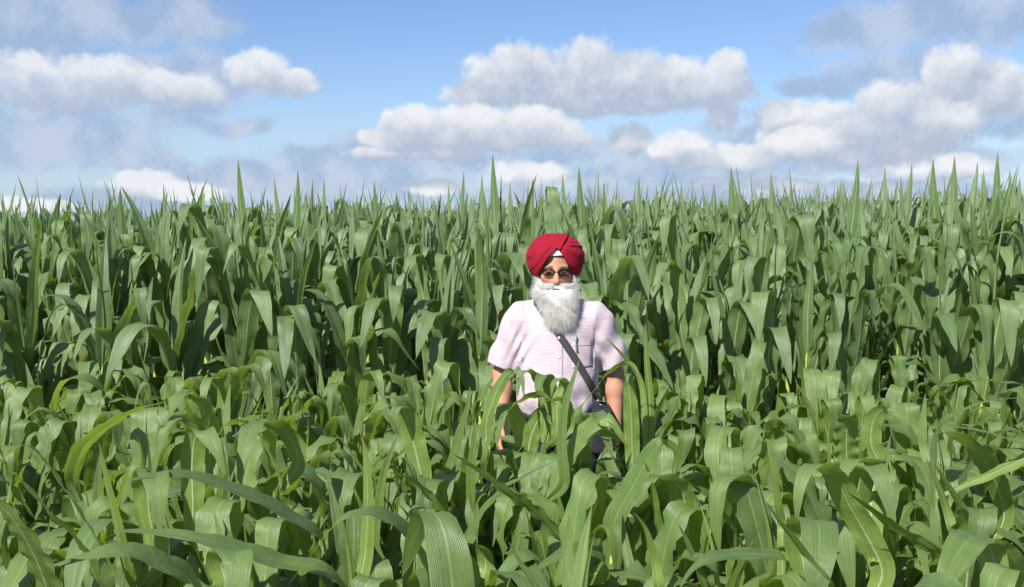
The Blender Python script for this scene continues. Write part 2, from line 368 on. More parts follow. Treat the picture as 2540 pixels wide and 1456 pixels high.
def pick(leaves, kinds): return rl.choice([m for k, m in leaves if k in kinds])
def leaf_obj(me, parent, z, az, tilt=0., sc=1.):
    o = bpy.data.objects.new('leaf', me); C.objects.link(o); o.parent = parent
    o.location = (0, 0, z); o.rotation_euler = (tilt, 0, az); o.scale = (sc, sc, sc); return o
def corn_plant(x, y, tall, label, group, scale=1., spikes=2, leaves=None, lower_only=False):
    root = bpy.data.objects.new('corn_plant', None); C.objects.link(root); root.empty_display_size = .05
    root.location = (x, y, float(ground_z(x, y)) - .01); root['label'] = label; root['category'] = 'corn plant'; root['group'] = group
    root.rotation_euler = (R(rl.uniform(-3, 3)), R(rl.uniform(-3, 3)), 0); root.scale = (1, 1, scale) if False else (scale,) * 3
    st = rl.choice(tall_stalks if tall else short_stalks); so_ = bpy.data.objects.new('stalk', st); C.objects.link(so_); so_.parent = root
    H = max(v.co.z for v in st.vertices); L = tall_leaves if tall else short_leaves
    phi = rl.uniform(0, 2 * math.pi) if not tall else math.pi / 2 + rl.gauss(0, .55)
    nl = (leaves or (9 if tall else 8)) if not lower_only else 6
    z0, z1 = (.22, H - .17) if tall else (.13, H - .03)
    if lower_only: z1 = H * .70
    for i in range(nl):
        f = i / (nl - 1); z = z0 + (z1 - z0) * f
        kinds = ('arch', 'long') if f < .45 else (('fold', 'fold', 'arch', 'fold') if tall else ('fold', 'arch', 'arch', 'long'))
        leaf_obj(pick(L, kinds), root, z, phi + i * math.pi + rl.uniform(-.5, .5), R(rl.uniform(-7, 7)), (.80 + .25 * math.sin(f * 2.6)) * rl.uniform(.93, 1.08))
    if not lower_only:
        if tall: leaf_obj(pick(L, ('up',)), root, H - .14, phi + rl.uniform(-.6, .6), 0, rl.uniform(.85, 1))
        leaf_obj(pick(L, ('fold', 'arch', 'up')), root, H - (.12 if tall else .05), phi + rl.uniform(0, 6), 0, rl.uniform(.85, 1))
        leaf_obj(pick(L, ('up', 'fold')), root, H - .03, phi + rl.uniform(0, 6), 0, rl.uniform(.8, 1.0))
        for i in range(spikes):
            leaf_obj(pick(L, ('spike',) if i == 0 else ('up', 'spike')), root, H - .04, rl.uniform(0, 6.28), R(rl.uniform(-6, 6)), rl.uniform(.8, 1.05))
    return root

# --- plants whose leaves stand out in the foreground. Each leaf: points from collar to tip as (px, py, Y), width in metres, side vector(s)
def hero_leaf(parent, pts, W, side, side2=None, wave=.0045, cupd=12, mt=None, pk=.35, base=.4, name='leaf', from_stalk=True):
    W *= .88; K = [at(*p) for p in pts]
    o = np.array(parent.location)
    if from_stalk:
        b = K[0]; K = [np.array([o[0], o[1], max(b[2] - .06 - .25 * math.hypot(b[0] - o[0], b[1] - o[1]), .1)])] + K
    K = np.array(K); d = np.concatenate([[0], np.cumsum(np.linalg.norm(np.diff(K, axis=0), axis=1))]); d /= d[-1]
    n = 44; tt = np.linspace(0, 1, n)
    # Catmull-Rom resampling
    Pp = []
    Kx = np.vstack([2 * K[0] - K[1], K, 2 * K[-1] - K[-2]])
    for t in tt:
        i = min(np.searchsorted(d, t, side='right') - 1, len(K) - 2); i = max(i, 0)
        u = (t - d[i]) / (d[i + 1] - d[i] + 1e-9); p0, p1, p2, p3 = Kx[i:i + 4]
        Pp.append(.5 * (2 * p1 + (p2 - p0) * u + (2 * p0 - 5 * p1 + 4 * p2 - p3) * u * u + (3 * p1 - p0 - 3 * p2 + p3) * u ** 3))
    Pp = np.array(Pp)
    for _ in range(2): Pp[1:-1] = (Pp[:-2] + 2 * Pp[1:-1] + Pp[2:]) / 4
    s1 = np.array(side, float); s2 = np.array(side2 if side2 is not None else side, float)
    S = s1[None] * (1 - tt)[:, None] + s2[None] * tt[:, None]
    a = int(np.argmax(Pp[4:-4, 2])) + 4; a = min(a + 3, n - 2)      # the upper face of the blade looks up at the top of its arch
    if np.cross(Pp[a + 1] - Pp[a - 1], S[a])[2] < 0: S = -S
    hw = width_profile(tt, W, base, pk); cup = R(24) * np.exp(-tt * 6) + R(cupd)
    V, F, UV = ribbon(Pp, S, hw, cup, 4, wave, rl.uniform(4, 8), rl.uniform(0, 6), arch=.3)
    me = mesh_np('leaf', V - o, F, mt or M_leaf_s, UV)
    return obj(name, me, parent)
X1 = (1, 0, 0); TO = (0, -1, .35); TU = (.2, -.8, .6)
hero_spots = []
def hero_plant(px, Y, label, leafs, group='short corn plants standing out in the front rows', tall=False, scale=1.):
    x = at(px, 900, Y)[0]; hero_spots.append((x, Y))
    o = corn_plant(x, Y, tall, label, group, scale, lower_only=True); o.rotation_euler = (0, 0, 0)
    for ch in o.children:
        if ch.name.startswith('leaf'): ch.scale *= .86
    for L in leafs: hero_leaf(o, *L[:3], **(L[3] if len(L) > 3 else {}))
    return o
YG = dict(mt=M_whorl_s, wave=0, cupd=38, pk=.25)
hero_plant(290, 2.25, 'corn plant at the lower left with two broad leaves arching up to the left', [
 ([(270,1400,2.25),(215,1300,2.2),(150,1200,2.15),(95,1125,2.1),(58,1102,2.08),(20,1125,2.06),(-20,1180,2.05)], .074, (.35,-.9,.25)),
 ([(250,1456,2.15),(205,1360,2.05),(120,1270,1.95),(50,1190,1.9),(-30,1110,1.9)], .086, (.45,-.8,.3))])
hero_plant(130, 1.95, 'corn plant in the bottom left corner with a wide shaded leaf', [
 ([(120,1470,1.9),(90,1390,1.85),(40,1300,1.8),(-20,1240,1.8),(-80,1230,1.8)], .10, (.7,-.6,.3))])
hero_plant(190, 3.0, 'corn plant whose narrow leaf sweeps up to the right over the left foreground', [
 ([(181,1190,3.0),(205,1110,2.98),(262,1060,2.95),(330,1020,2.9),(400,1000,2.85),(480,989,2.8)], .090, (-.45,-.85,.05), dict(pk=.3, wave=.003))])
hero_plant(800, 2.7, 'corn plant with a long level leaf reaching far to the left', [
 ([(790,1325,2.65),(722,1282,2.6),(650,1240,2.55),(560,1205,2.5),(470,1178,2.45),(390,1178,2.4),(302,1196,2.35)], .085, (.1,-.95,-.12), dict(wave=.002))])
hero_plant(860, 2.3, 'corn plant with a low level leaf pointing left near the bottom edge', [
 ([(806,1415,2.25),(700,1395,2.2),(611,1366,2.15),(504,1338,2.1),(403,1321,2.08),(275,1316,2.05)], .078, (.05,-.95,-.12), dict(wave=.002))])
hero_plant(500, 2.1, 'corn plant with a dark pointed leaf hanging level at the bottom left', [
 ([(470,1430,2.1),(420,1405,2.05),(336,1368,2.0),(250,1372,1.95),(160,1398,1.92),(88,1418,1.9)], .078, (.1,-.95,-.1), dict(wave=.002)),
 ([(560,1456,2.05),(548,1400,2.05),(565,1368,2.0),(590,1385,1.94),(588,1480,1.9),(590,1560,1.9)], .075, X1, dict(wave=.003, pk=.5, base=.7))])
hero_plant(490, 2.9, 'corn plant with a broad upright leaf folded over to the right on the left side', [
 ([(480,1330,2.9),(478,1250,2.9),(476,1150,2.9),(484,1085,2.88),(505,1068,2.84),(535,1110,2.8),(560,1180,2.78)], .088, (.95,-.25,0), dict(pk=.4, base=.6)),
 ([(520,1150,2.95),(505,1060,2.93),(450,1032,2.9),(415,1060,2.86),(390,1130,2.84),(372,1206,2.84)], .078, (.75,-.6,.2))])
hero_plant(690, 3.1, 'corn plant with a pale wide leaf bent over toward the camera on the left', [
 ([(740,1150,3.1),(715,1080,3.1),(665,1046,3.05),(625,1060,2.95),(604,1130,2.88),(592,1210,2.85)], .09, (.95,-.3,.1), dict(pk=.45, base=.5)),
 ([(690,1180,3.1),(640,1075,3.1),(600,1046,3.08),(560,1056,3.05),(530,1095,3.0)], .07, (.3,-.8,.5))])
hero_plant(330, 2.5, 'corn plant with a bright yellow green spear leaf at the left', [
 ([(316,1440,2.45),(292,1320,2.4),(265,1205,2.38),(245,1098,2.36)], .05, (.9,-.4,0), YG),
 ([(390,1390,2.5),(372,1290,2.5),(365,1205,2.48),(378,1172,2.42),(392,1215,2.35),(396,1330,2.32)], .088, X1, dict(pk=.5, base=.6))])
hero_plant(1060, 2.5, 'corn plant with a thin arching leaf that dips to the bottom edge left of centre', [
 ([(1055,1400,2.45),(1010,1320,2.4),(960,1282,2.35),(905,1272,2.3),(840,1295,2.25),(780,1365,2.2),(712,1456,2.15)], .070, (-.1,-.95,.0), dict(wave=.002)),
 ([(1160,1440,2.6),(1130,1380,2.6),(1110,1350,2.56),(1100,1375,2.5),(1092,1470,2.46),(1090,1560,2.45)], .083, (1,0,.05), dict(wave=.003, pk=.55, base=.7))])
hero_plant(1150, 3.0, 'corn plant with a long pointed leaf rising to the right below the man', [
 ([(1150,1350,3.0),(1194,1276,2.95),(1250,1212,2.9),(1320,1172,2.85),(1410,1126,2.8)], .070, (.25,-.85,.25), dict(wave=.002)),
 ([(1110,1330,3.0),(1098,1290,3.0),(1060,1225,2.98),(1010,1185,2.95),(965,1172,2.95)], .078, (.2,-.8,.5)),
 ([(1190,1450,2.8),(1205,1400,2.8),(1196,1360,2.78),(1180,1350,2.7)], .09, (.8,-.5,0))])
hero_plant(1520, 3.3, 'corn plant with a tall pale leaf leaning right and folding over below the man', [
 ([(1520,1455,3.3),(1512,1370,3.3),(1525,1290,3.28),(1570,1205,3.26),(1612,1130,3.24),(1638,1098,3.22),(1668,1105,3.2),(1700,1150,3.2)], .092, (.75,-.6,.2), dict(pk=.5, base=.5))])
hero_plant(1350, 3.6, 'corn plant with a wide leaf folding right in front of the man', [
 ([(1368,1240,3.6),(1400,1150,3.6),(1440,1085,3.58),(1480,1045,3.55),(1515,1045,3.5),(1555,1108,3.48)], .092, (.7,-.65,.3), dict(pk=.4, base=.5)),
 ([(1400,1200,3.55),(1395,1109,3.55),(1402,1010,3.55),(1437,893,3.55)], .055, (.9,-.4,0), dict(mt=M_leaf_s, wave=0, cupd=30, pk=.2))])
hero_plant(1400, 2.9, 'corn plant with a long straight leaf pointing up left in the centre foreground', [
 ([(1420,1400,2.9),(1394,1340,2.88),(1330,1270,2.85),(1266,1227,2.82),(1200,1175,2.8),(1124,1126,2.78)], .062, (.15,-.7,.7)),
 ([(1500,1410,2.7),(1470,1372,2.65),(1430,1362,2.6),(1376,1386,2.55),(1330,1415,2.5),(1290,1456,2.48)], .08, (.1,-.95,-.05), dict(wave=.002))])
hero_plant(1040, 3.5, 'corn plant with a wide creased upright leaf left of the man', [
 ([(1052,1230,3.5),(1040,1160,3.5),(1020,1080,3.5),(1002,1018,3.48),(985,1010,3.44),(978,1040,3.42)], .108, (.95,-.3,0), dict(pk=.55, base=.5, cupd=22)),
 ([(990,1290,3.4),(940,1220,3.4),(902,1172,3.38),(860,1110,3.36),(811,1054,3.35)], .045, (.3,-.8,.5), dict(wave=0, cupd=30))])
hero_plant(950, 2.9, 'corn plant with bright spear leaves at the left of centre', [
 ([(935,1330,2.9),(950,1190,2.88),(968,1130,2.86),(988,1073,2.85)], .045, (.9,-.4,0), YG),
 ([(895,1450,2.75),(905,1380,2.75),(912,1250,2.75),(905,1120,2.75),(895,1080,2.75)], .06, (.9,-.4,0), dict(cupd=30, wave=0))])
hero_plant(1270, 2.7, 'corn plant with one bright spear leaf at the bottom centre', [
 ([(1250,1456,2.7),(1268,1400,2.7),(1284,1330,2.68),(1291,1276,2.68)], .046, (.9,-.4,0), YG)])
hero_plant(1175, 3.6, 'corn plant with a bright upright spear leaf just left below the man', [
 ([(1172,1230,3.6),(1170,1180,3.6),(1176,1110,3.6),(1180,1036,3.6)], .055, (.9,-.4,0), YG),
 ([(1120,1200,3.7),(1130,1120,3.7),(1150,1045,3.68),(1168,980,3.66)], .06, (.7,-.6,.1), dict(wave=.003, cupd=20))])
hero_plant(1200, 3.9, 'corn plant with arching leaves against the right arm of the man', [
 ([(1205,1130,3.85),(1222,1070,3.85),(1260,1020,3.82),(1300,990,3.8),(1345,978,3.75),(1380,1005,3.72)], .075, (.4,-.7,.5)),
 ([(1205,1100,4.0),(1208,1040,4.0),(1235,965,3.98),(1262,925,3.95),(1286,918,3.92),(1296,945,3.9),(1300,990,3.88)], .06, (.8,-.5,.2))])
hero_plant(1345, 4.05, 'corn plant with leaves folding over at the belly of the man', [
 ([(1350,1060,4.05),(1345,985,4.05),(1330,935,4.03),(1308,918,4.0),(1290,935,3.96),(1284,985,3.95)], .055, (.8,-.5,.2)),
 ([(1360,1080,4.05),(1366,990,4.05),(1362,940,4.03),(1345,930,4.0),(1335,960,3.96),(1345,1010,3.94)], .07, (.95,-.3,.0)),
 ([(1380,1080,4.0),(1382,1000,4.0),(1400,955,4.0),(1392,938,3.95),(1372,950,3.92),(1368,985,3.9)], .06, (.95,-.3,.1)),
 ([(1390,1100,4.0),(1415,1050,4.0),(1405,1000,3.95),(1370,990,3.9),(1330,1010,3.85)], .06, (.5,-.7,.5))])
hero_plant(1300, 4.12, 'corn plant with wide leaves covering the right hip of the man', [
 ([(1300,1150,4.12),(1292,1080,4.12),(1275,1020,4.1),(1255,1000,4.06),(1240,1040,4.02),(1232,1110,4.0)], .085, (.9,-.4,.1)),
 ([(1305,1160,4.1),(1315,1090,4.1),(1340,1035,4.08),(1372,1030,4.04),(1392,1080,4.0),(1398,1150,4.0)], .09, (.9,-.4,-.1))])
hero_plant(1590, 4.0, 'corn plant rising beside the left sleeve of the man', [
 ([(1600,1130,4.0),(1598,1040,4.0),(1590,950,4.0),(1560,900,3.98),(1504,838,3.95)], .035, (.8,-.5,.2), dict(wave=0, cupd=25)),
 ([(1440,1040,3.9),(1470,975,3.88),(1505,930,3.86),(1545,900,3.84),(1572,905,3.82),(1590,945,3.8)], .060, (.4,-.6,.7)),
 ([(1570,1170,3.9),(1568,1110,3.9),(1565,1020,3.88),(1560,950,3.86),(1556,925,3.82),(1556,950,3.78)], .070, X1, dict(pk=.5)),
 ([(1610,1110,4.0),(1612,1000,4.0),(1604,900,4.0),(1600,800,4.0)], .045, (.9,-.4,0), dict(cupd=35, wave=0))])
hero_plant(1880, 2.9, 'corn plant with an arched leaf whose tip hangs straight down, right of centre', [
 ([(1893,1454,2.9),(1885,1330,2.9),(1866,1240,2.88),(1845,1192,2.85),(1812,1178,2.8),(1784,1205,2.76),(1776,1290,2.74),(1784,1410,2.74)], .076, (.9,-.45,.1), dict(pk=.35, base=.7))])
hero_plant(2180, 2.7, 'corn plant with the broadest arched leaf on the right, folded over to the left', [
 ([(2190,1420,2.7),(2150,1330,2.7),(2104,1250,2.68),(2070,1180,2.65),(2035,1152,2.6),(1998,1168,2.55),(1980,1230,2.52),(1976,1300,2.52)], .090, (.85,-.5,.15), dict(pk=.25, base=.8)),
 ([(2190,1360,2.9),(2185,1280,2.9),(2190,1190,2.88),(2209,1078,2.88)], .052, (.9,-.4,0), YG),
 ([(2160,1240,2.9),(2180,1170,2.9),(2160,1143,2.88),(2120,1140,2.85),(2095,1165,2.82),(2092,1230,2.8)], .085, (.9,-.4,.1))])
hero_plant(2010, 2.3, 'corn plant with a square shouldered pale leaf hanging at the bottom right of centre', [
 ([(2000,1440,2.3),(1985,1340,2.3),(2000,1295,2.26),(2030,1300,2.18),(2030,1400,2.1),(2020,1520,2.08)], .094, (1,-.05,-.1), dict(wave=.003, pk=.6, base=.75)),
 ([(2053,1454,2.1),(2010,1395,2.1),(1969,1337,2.08),(1930,1290,2.06),(1901,1244,2.05)], .035, (.3,-.8,.5), dict(cupd=22, wave=0))])
hero_plant(2470, 2.4, 'corn plant with a bright bent leaf hanging at the bottom right', [
 ([(2470,1430,2.4),(2455,1360,2.4),(2425,1332,2.36),(2395,1345,2.3),(2355,1410,2.24),(2320,1500,2.2)], .092, (.95,-.1,-.25), dict(wave=.004, pk=.5, base=.75)),
 ([(2540,1456,2.5),(2520,1400,2.45),(2490,1350,2.42),(2460,1338,2.4)], .09, (.8,-.5,.2))])
hero_plant(2470, 3.1, 'corn plant with a long pale leaf sweeping down to the right edge', [
 ([(2490,1290,3.1),(2478,1220,3.1),(2440,1140,3.05),(2390,1088,3.0),(2340,1072,2.95),(2305,1085,2.92)], .084, (.6,-.75,.3), dict(pk=.35, base=.6)),
 ([(2435,1345,2.8),(2400,1280,2.8),(2355,1210,2.78),(2318,1150,2.76)], .046, (.7,-.6,.2), dict(cupd=25, wave=0)),
 ([(2378,1345,2.75),(2350,1270,2.75),(2325,1200,2.73),(2297,1136,2.72)], .046, (.7,-.6,.2), dict(cupd=25, wave=0))])
hero_plant(2105, 3.3, 'corn plant with a straight wavy leaf with a white midrib on the right', [
 ([(2100,1190,3.3),(2100,1140,3.3),(2100,1080,3.28),(2102,1035,3.25),(2100,1030,3.2)], .095, X1, dict(wave=.01, pk=.6, base=.7)),
 ([(2180,1170,3.35),(2160,1100,3.35),(2168,1040,3.33),(2195,1015,3.3),(2235,1025,3.28),(2250,1070,3.26)], .085, (.9,-.4,.1))])
hero_plant(2330, 3.0, 'corn plant with a dark leaf sweeping up and out at the right edge', [
 ([(2320,1090,3.3),(2345,1045,3.25),(2400,1012,3.2),(2470,992,3.15),(2560,985,3.1)], .08, (-.2,-.9,.1), dict(wave=.002)),
 ([(2560,1125,3.0),(2500,1090,2.98),(2430,1068,2.95),(2348,1056,2.92)], .066, (.1,-.95,-.1), dict(wave=.002)),
 ([(2341,1380,2.6),(2280,1345,2.6),(2202,1296,2.58),(2160,1262,2.56),(2100,1220,2.55)], .075, (.2,-.8,.5))])
hero_plant(1955, 2.3, 'corn plant with a low wavy leaf curling left along the bottom edge', [
 ([(1949,1388,2.3),(1900,1376,2.28),(1817,1376,2.24),(1760,1385,2.2),(1715,1415,2.18),(1680,1470,2.16)], .066, (.0,-.95,-.1), dict(wave=.002)),
 ([(1940,1330,2.6),(1932,1268,2.6),(1920,1180,2.58),(1901,1092,2.58)], .042, (.9,-.4,0), YG)])
hero_plant(1700, 2.9, 'corn plant with a shaded broad leaf right of the centre foreground', [
 ([(1700,1400,2.9),(1705,1300,2.9),(1690,1215,2.88),(1650,1180,2.84),(1610,1190,2.8),(1590,1240,2.78)], .095, (.8,-.55,.2)),
 ([(1640,1480,2.5),(1625,1400,2.5),(1600,1310,2.48),(1570,1270,2.46)], .06, (.8,-.5,.2), YG)])

# --- ordinary plants of the front rows
def clear_of_heroes(x, y, r=.10): return all((x - a) ** 2 + (y - b) ** 2 > r * r for a, b in hero_spots)
MAN_X, MAN_Y = .209, 4.67
def side_of(x, y):
    q = x / y - MAN_X / MAN_Y
    return 'left of the man' if q < -.085 else ('right of the man' if q > .085 else None)
front_rows = [(2.15, 'nearest row'), (2.8, 'second row from the camera'), (3.4, 'third row from the camera'), (4.0, 'row just before the man'), (4.85, 'row level with the man'), (5.45, 'last short row')]
n_plants = len(hero_spots); ordered = []
for (dx, y) in ((-.17, 4.16), (-.04, 4.20), (.08, 4.14), (.21, 4.22), (-.22, 3.80), (-.09, 3.74), (.04, 3.80), (.16, 3.72)):
    xx = MAN_X * y / MAN_Y + dx
    ordered.append((3, 'row just before the man', xx / y, corn_plant(xx, y, False, 'short corn plant', 'short corn plants, the row just before the man', rl.uniform(.85, .92) if y > 4 else rl.uniform(.85, .92), spikes=1)))
    hero_spots.append((xx, y)); n_plants += 1
for ri, (ry, nm) in enumerate(front_rows):
    half = .5 * ry + .35; x = -half + rl.random() * .2
    while x < half:
        y = ry + rl.uniform(-.12, .12); xx = x + rl.uniform(-.03, .03)
        ok = clear_of_heroes(xx, y) and not (abs(xx - MAN_X) < .33 and abs(y - MAN_Y) < .26)
        if ry in (3.4, 4.0) and (abs(xx / y * MAN_Y - MAN_X - .275) < .085 or abs(xx / y * MAN_Y - MAN_X + .29) < .06): ok = False   # room round his arms
        if ok:
            s = side_of(xx, y) or ('in front of the man' if y < MAN_Y else 'behind the man')
            sc = (.96, .96, .96, .96, .93, .93)[ri] * rl.uniform(.93, 1.07)
            if ri in (2, 3) and abs(xx - MAN_X * y / MAN_Y) < .34: sc *= .93
            ordered.append((ri, nm, xx / y, corn_plant(xx, y, False, 'short corn plant', f'short corn plants, {nm}', sc, spikes=2))); n_plants += 1
        x += rl.uniform(.16, .25) if ri < 4 else rl.uniform(.15, .23)
# --- nearest rows of the tall corn
tall_rows = [(6.0, 'front row of tall corn'), (6.85, 'second row of tall corn'), (7.55, 'third row of tall corn'), (8.25, 'fourth row of tall corn')]
# tall whorl spears that break the skyline: (px, py of tip, Y)
spears_near = [(590,388,7.6),(738,416,8.2),(1222,378,8.0),(5,472,7.6),(2128,393,8.3),(2315,388,8.3),(2368,383,8.2),(2475,374,8.2),(297,463,8.3),(1436,408,8.3),(1814,408,8.3),(928,443,8.3)]
def spear_plant(px, py, Y):
    tip = at(px, py, Y); gz = float(ground_z(tip[0], Y))
    o = corn_plant(tip[0], Y, True, f'tall corn plant whose spear tip breaks the skyline', 'tall corn plants with spear tips against the sky', 1., spikes=0)
    o.rotation_euler = (0, 0, 0); H = tip[2] - gz
    b = H - .95
    n = 30; t = np.linspace(0, 1, n); lean = rl.uniform(-.12, .12)
    P = np.stack([-lean * (1 - t) ** 2 * np.clip(t * 6, 0, 1), 0 * t, b + .95 * t], -1)
    V, F, UV = ribbon(P, np.tile([.9, -.35, 0], (n, 1)), width_profile(t, .12, .6, .3) * (1 - .25 * t), R(38) + 0 * t, 3)
    obj('leaf', mesh_np('leaf', V, F, M_whorl_t, UV), o); return o
spear_labels = {590: 'the highest left of the man', 738: 'left of the man, tip leaning left', 1222: 'just left above the turban', 5: 'at the left edge', 2128: 'at the right, beside a square folded leaf',
                2315: 'at the right, pale and upright', 2368: 'at the right, dark and upright', 2475: 'at the far right, the highest of all', 297: 'at the far left before a white cloud', 1436: 'just right above the turban', 1814: 'midway to the right edge', 928: 'midway to the left of the man'}
for (px, py, Y) in spears_near:
    o = spear_plant(px, py, Y); o['label'] = 'tall corn plant, spear tip on the sky, ' + spear_labels[px]; n_plants += 1
    hero_spots.append((o.location.x, Y))
# one withered plant right behind the man and a knotted one at the right
o = corn_plant(at(1515, 700, 6.0)[0], 6.0, True, 'tall corn plant with a dull dark leaf behind the left shoulder of the man', 'tall corn plants with odd leaves', .97); n_plants += 1
hero_leaf(o, [(1518,790,5.85),(1516,755,5.84),(1513,720,5.83),(1509,692,5.82),(1508,672,5.82)], .052, (.95,-.3,0), mt=M_dry)
hero_spots.append((o.location.x, 6.0))
o = corn_plant(at(2140, 700, 6.1)[0], 6.1, True, 'tall corn plant with a curled knot of leaves on the right', 'tall corn plants with odd leaves', .95); n_plants += 1
for r_, a0 in ((44, 0), (36, 1.2), (28, 2.2)):
    hero_leaf(o, [(2140 + r_ * math.cos(a0 + a), 735 - r_ * .7 * math.sin(a0 + a), 6.0 - .02 * a) for a in np.linspace(0, 5.2, 8)], .045, (.2, -.9, .3), from_stalk=False, cupd=20)
hero_spots.append((o.location.x, 6.1))
left_over = 300 - n_plants
per = [.22, .24, .26, .28]
for ri, (ry, nm) in enumerate(tall_rows):
    half = .5 * ry + .3; cnt = int(left_over * per[ri]); 
    for i in range(cnt):
        xx = -half + 2 * half * (i + .5 + rl.uniform(-.32, .32)) / cnt; y = ry + rl.uniform(-.14, .14)
        if not clear_of_heroes(xx, y, .09): continue
        s = side_of(xx, y) or 'behind the man'
        ordered.append((10 + ri, nm, xx / y, corn_plant(xx, y, True, 'tall corn plant', f'tall corn plants, {nm}', leaves=7 if ri == 0 else 8, scale= rl.uniform(.88, 1.0) * (.95 if ri == 0 else 1.), spikes=rl.choice([1, 2, 2]))))
ORD = 'first second third fourth fifth sixth seventh eighth ninth tenth eleventh twelfth thirteenth fourteenth fifteenth sixteenth seventeenth eighteenth nineteenth twentieth'.split()
q0 = MAN_X / MAN_Y
for key in sorted({(a, b) for a, b, *_ in ordered}):
    row = sorted([(q, o) for a, b, q, o in ordered if (a, b) == key], key=lambda v: v[0])
    size = 'short' if key[0] < 10 else 'tall'
    for sgn, word in ((-1, 'left'), (1, 'right')):
        side_ = sorted([(abs(q - q0), o) for q, o in row if (q - q0) * sgn > 0], key=lambda v: v[0])
        for i, (_, o) in enumerate(side_):
            o['label'] = f'{size} corn plant {ORD[min(i, 19)]} {word} of the man, {key[1]}'
print('plants individual', n_plants, left_over)

# --- the rest of the field behind: one mass
def far_field():
    Vs, Fs, Us, Rs = [], [], [], []; off = 0; rr = random.Random(5)
    lib = {}
    for lod, (n, m) in {0: (15, 2), 1: (11, 1)}.items():
        for kind, cnt, l, wd in (('arch', 12, (.90, 1.12), (.115, .142)), ('fold', 14, (.90, 1.15), (.12, .148)), ('long', 5, (.8, 1.05), (.10, .12)), ('up', 10, (.75, 1.02), (.085, .115)), ('spike', 12, (.78, 1.1), (.07, .095))):
            lib[lod, kind] = [make_leaf(n, m, rr.uniform(*l), rr.uniform(*wd), kind, rr, True) for _ in range(cnt)]
    sV, sF = tube(np.array([[0, 0, .55], [0, 0, .9], [0, 0, 1.25]]), [.015, .013, .01], 5); sUV = np.tile([.5, .1], (len(sV), 1))
    def add(V, F, UV, ang, z, sc, px, py, pz, ps, r):
        nonlocal off
        c, s = math.cos(ang), math.sin(ang)
        W = np.empty_like(V); W[:, 0] = (V[:, 0] * c - V[:, 1] * s) * sc; W[:, 1] = (V[:, 0] * s + V[:, 1] * c) * sc; W[:, 2] = V[:, 2] * sc + z
        Vs.append((W * ps + np.array([px, py, pz])).astype(np.float32)); Fs.append(F + off); Us.append(UV); Rs.append(np.full(len(V), r)); off += len(V)
    y = 8.95
    tips = [(78,476,10.5),(195,490,11.5),(265,488,11),(405,453,9.6),(422,478,10.5),(525,448,9.3),(555,470,10.5),(680,438,9.3),(775,440,10),(803,438,9.6),(885,478,12),(1017,468,11.5),(1112,455,10.5),(1150,423,9.3),(1195,430,9.6),(1265,450,10.5),(1320,440,9.6),(1395,428,9.3),(1497,448,10.6),(1585,433,9.6),(1628,458,11),(1690,448,10.3),(1772,458,11),(1913,423,9.5),(1960,460,11.5),(2030,455,11.5),(2085,450,11.5),(2195,413,9.3),(2235,438,10.4),(2262,403,9.2),(2415,438,10.3),(2425,400,9.3),(2440,420,9.8),(2505,418,9.5),(2530,438,10.4)]
    plants = []
    for (px, py, Y) in tips:
        t = at(px, py, Y); g = float(ground_z(t[0], Y)); H = t[2] - g
        plants.append((t[0], Y, 1., max(.62, min(.95, H - 1.08)), H))
    for yy in (6.0, 6.7, 7.4, 8.1):                    # the same rows go on past both sides of the picture
        for sg in (-1, 1):
            x = .5 * yy + .45
            while x < .5 * yy + 4:
                plants.append((sg * x, yy + rr.uniform(-.15, .15), rr.uniform(.88, 1.0), None, None)); x += rr.uniform(.14, .24)
    while y < 20.5:
        half = .5 * y + 3.5; sp = .19 + max(0, y - 14) * .01
        x = -half + rr.random() * sp
        while x < half:
            plants.append((x, y + rr.uniform(-.15, .15), rr.uniform(.91, 1.05), None, None)); x += sp * rr.uniform(.7, 1.3)
        y += .72
    for (x, y, ps, spear, H) in plants:
        lod = 0 if y < 13 else 1; pz = float(ground_z(x, y)); phi = math.pi / 2 + rr.gauss(0, .6)
        nl = 8 if y < 12 else 7
        for i in range(nl):
            f = i / (nl - 1); z = .45 + f * .58
            V, F, UV = rr.choice(lib[lod, rr.choice(('fold', 'arch', 'fold', 'long') if f < .5 else ('fold', 'arch', 'fold'))])
            add(V, F, UV, phi + i * math.pi + rr.uniform(-.5, .5), z - .03, rr.uniform(.85, 1.05), x, y, pz, ps, rr.random())
        V, F, UV = rr.choice(lib[lod, rr.choice(('up', 'fold'))]); add(V, F, UV, phi + rr.uniform(-.8, .8), 1.04, rr.uniform(.8, 1), x, y, pz, ps, rr.random())
        V, F, UV = rr.choice(lib[lod, 'up']); add(V, F, UV, rr.uniform(0, 6.28), 1.06, rr.uniform(.8, 1), x, y, pz, ps, rr.random())
        if spear is None:
            V, F, UV = rr.choice(lib[lod, 'spike']); [add(V, F, UV, rr.uniform(0, 6.28), 1.08, rr.uniform(.72, 1.03), x, y, pz, ps, rr.random()) for V, F, UV in rr.sample(lib[lod, 'spike'], 1 if y > 11 and rr.random() < .75 else 2)]
        else:
            n = 12; t = np.linspace(0, 1, n); P = np.stack([rr.uniform(-.16, .16) * (1 - t) ** 1.6, .0 * t, t * spear], -1)
            V, F, UV = ribbon(P, np.tile([.9, -.35, 0], (n, 1)), width_profile(t, .10, .6, .3) * (1 - .25 * t), R(38) + 0 * t, 2)
            add(V, F, UV, 0., H - spear, 1., x, y, pz, 1., rr.random())
        if y < 12: add(sV, sF, sUV, 0., 0., 1., x, y, pz, ps, .9)
    V = np.concatenate(Vs); F = np.concatenate(Fs); U = np.concatenate(Us); r = np.concatenate(Rs)
    print('far plants', len(plants), 'quads', len(F))
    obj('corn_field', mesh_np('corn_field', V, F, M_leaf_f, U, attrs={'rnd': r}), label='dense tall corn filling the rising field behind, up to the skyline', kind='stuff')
far_field()
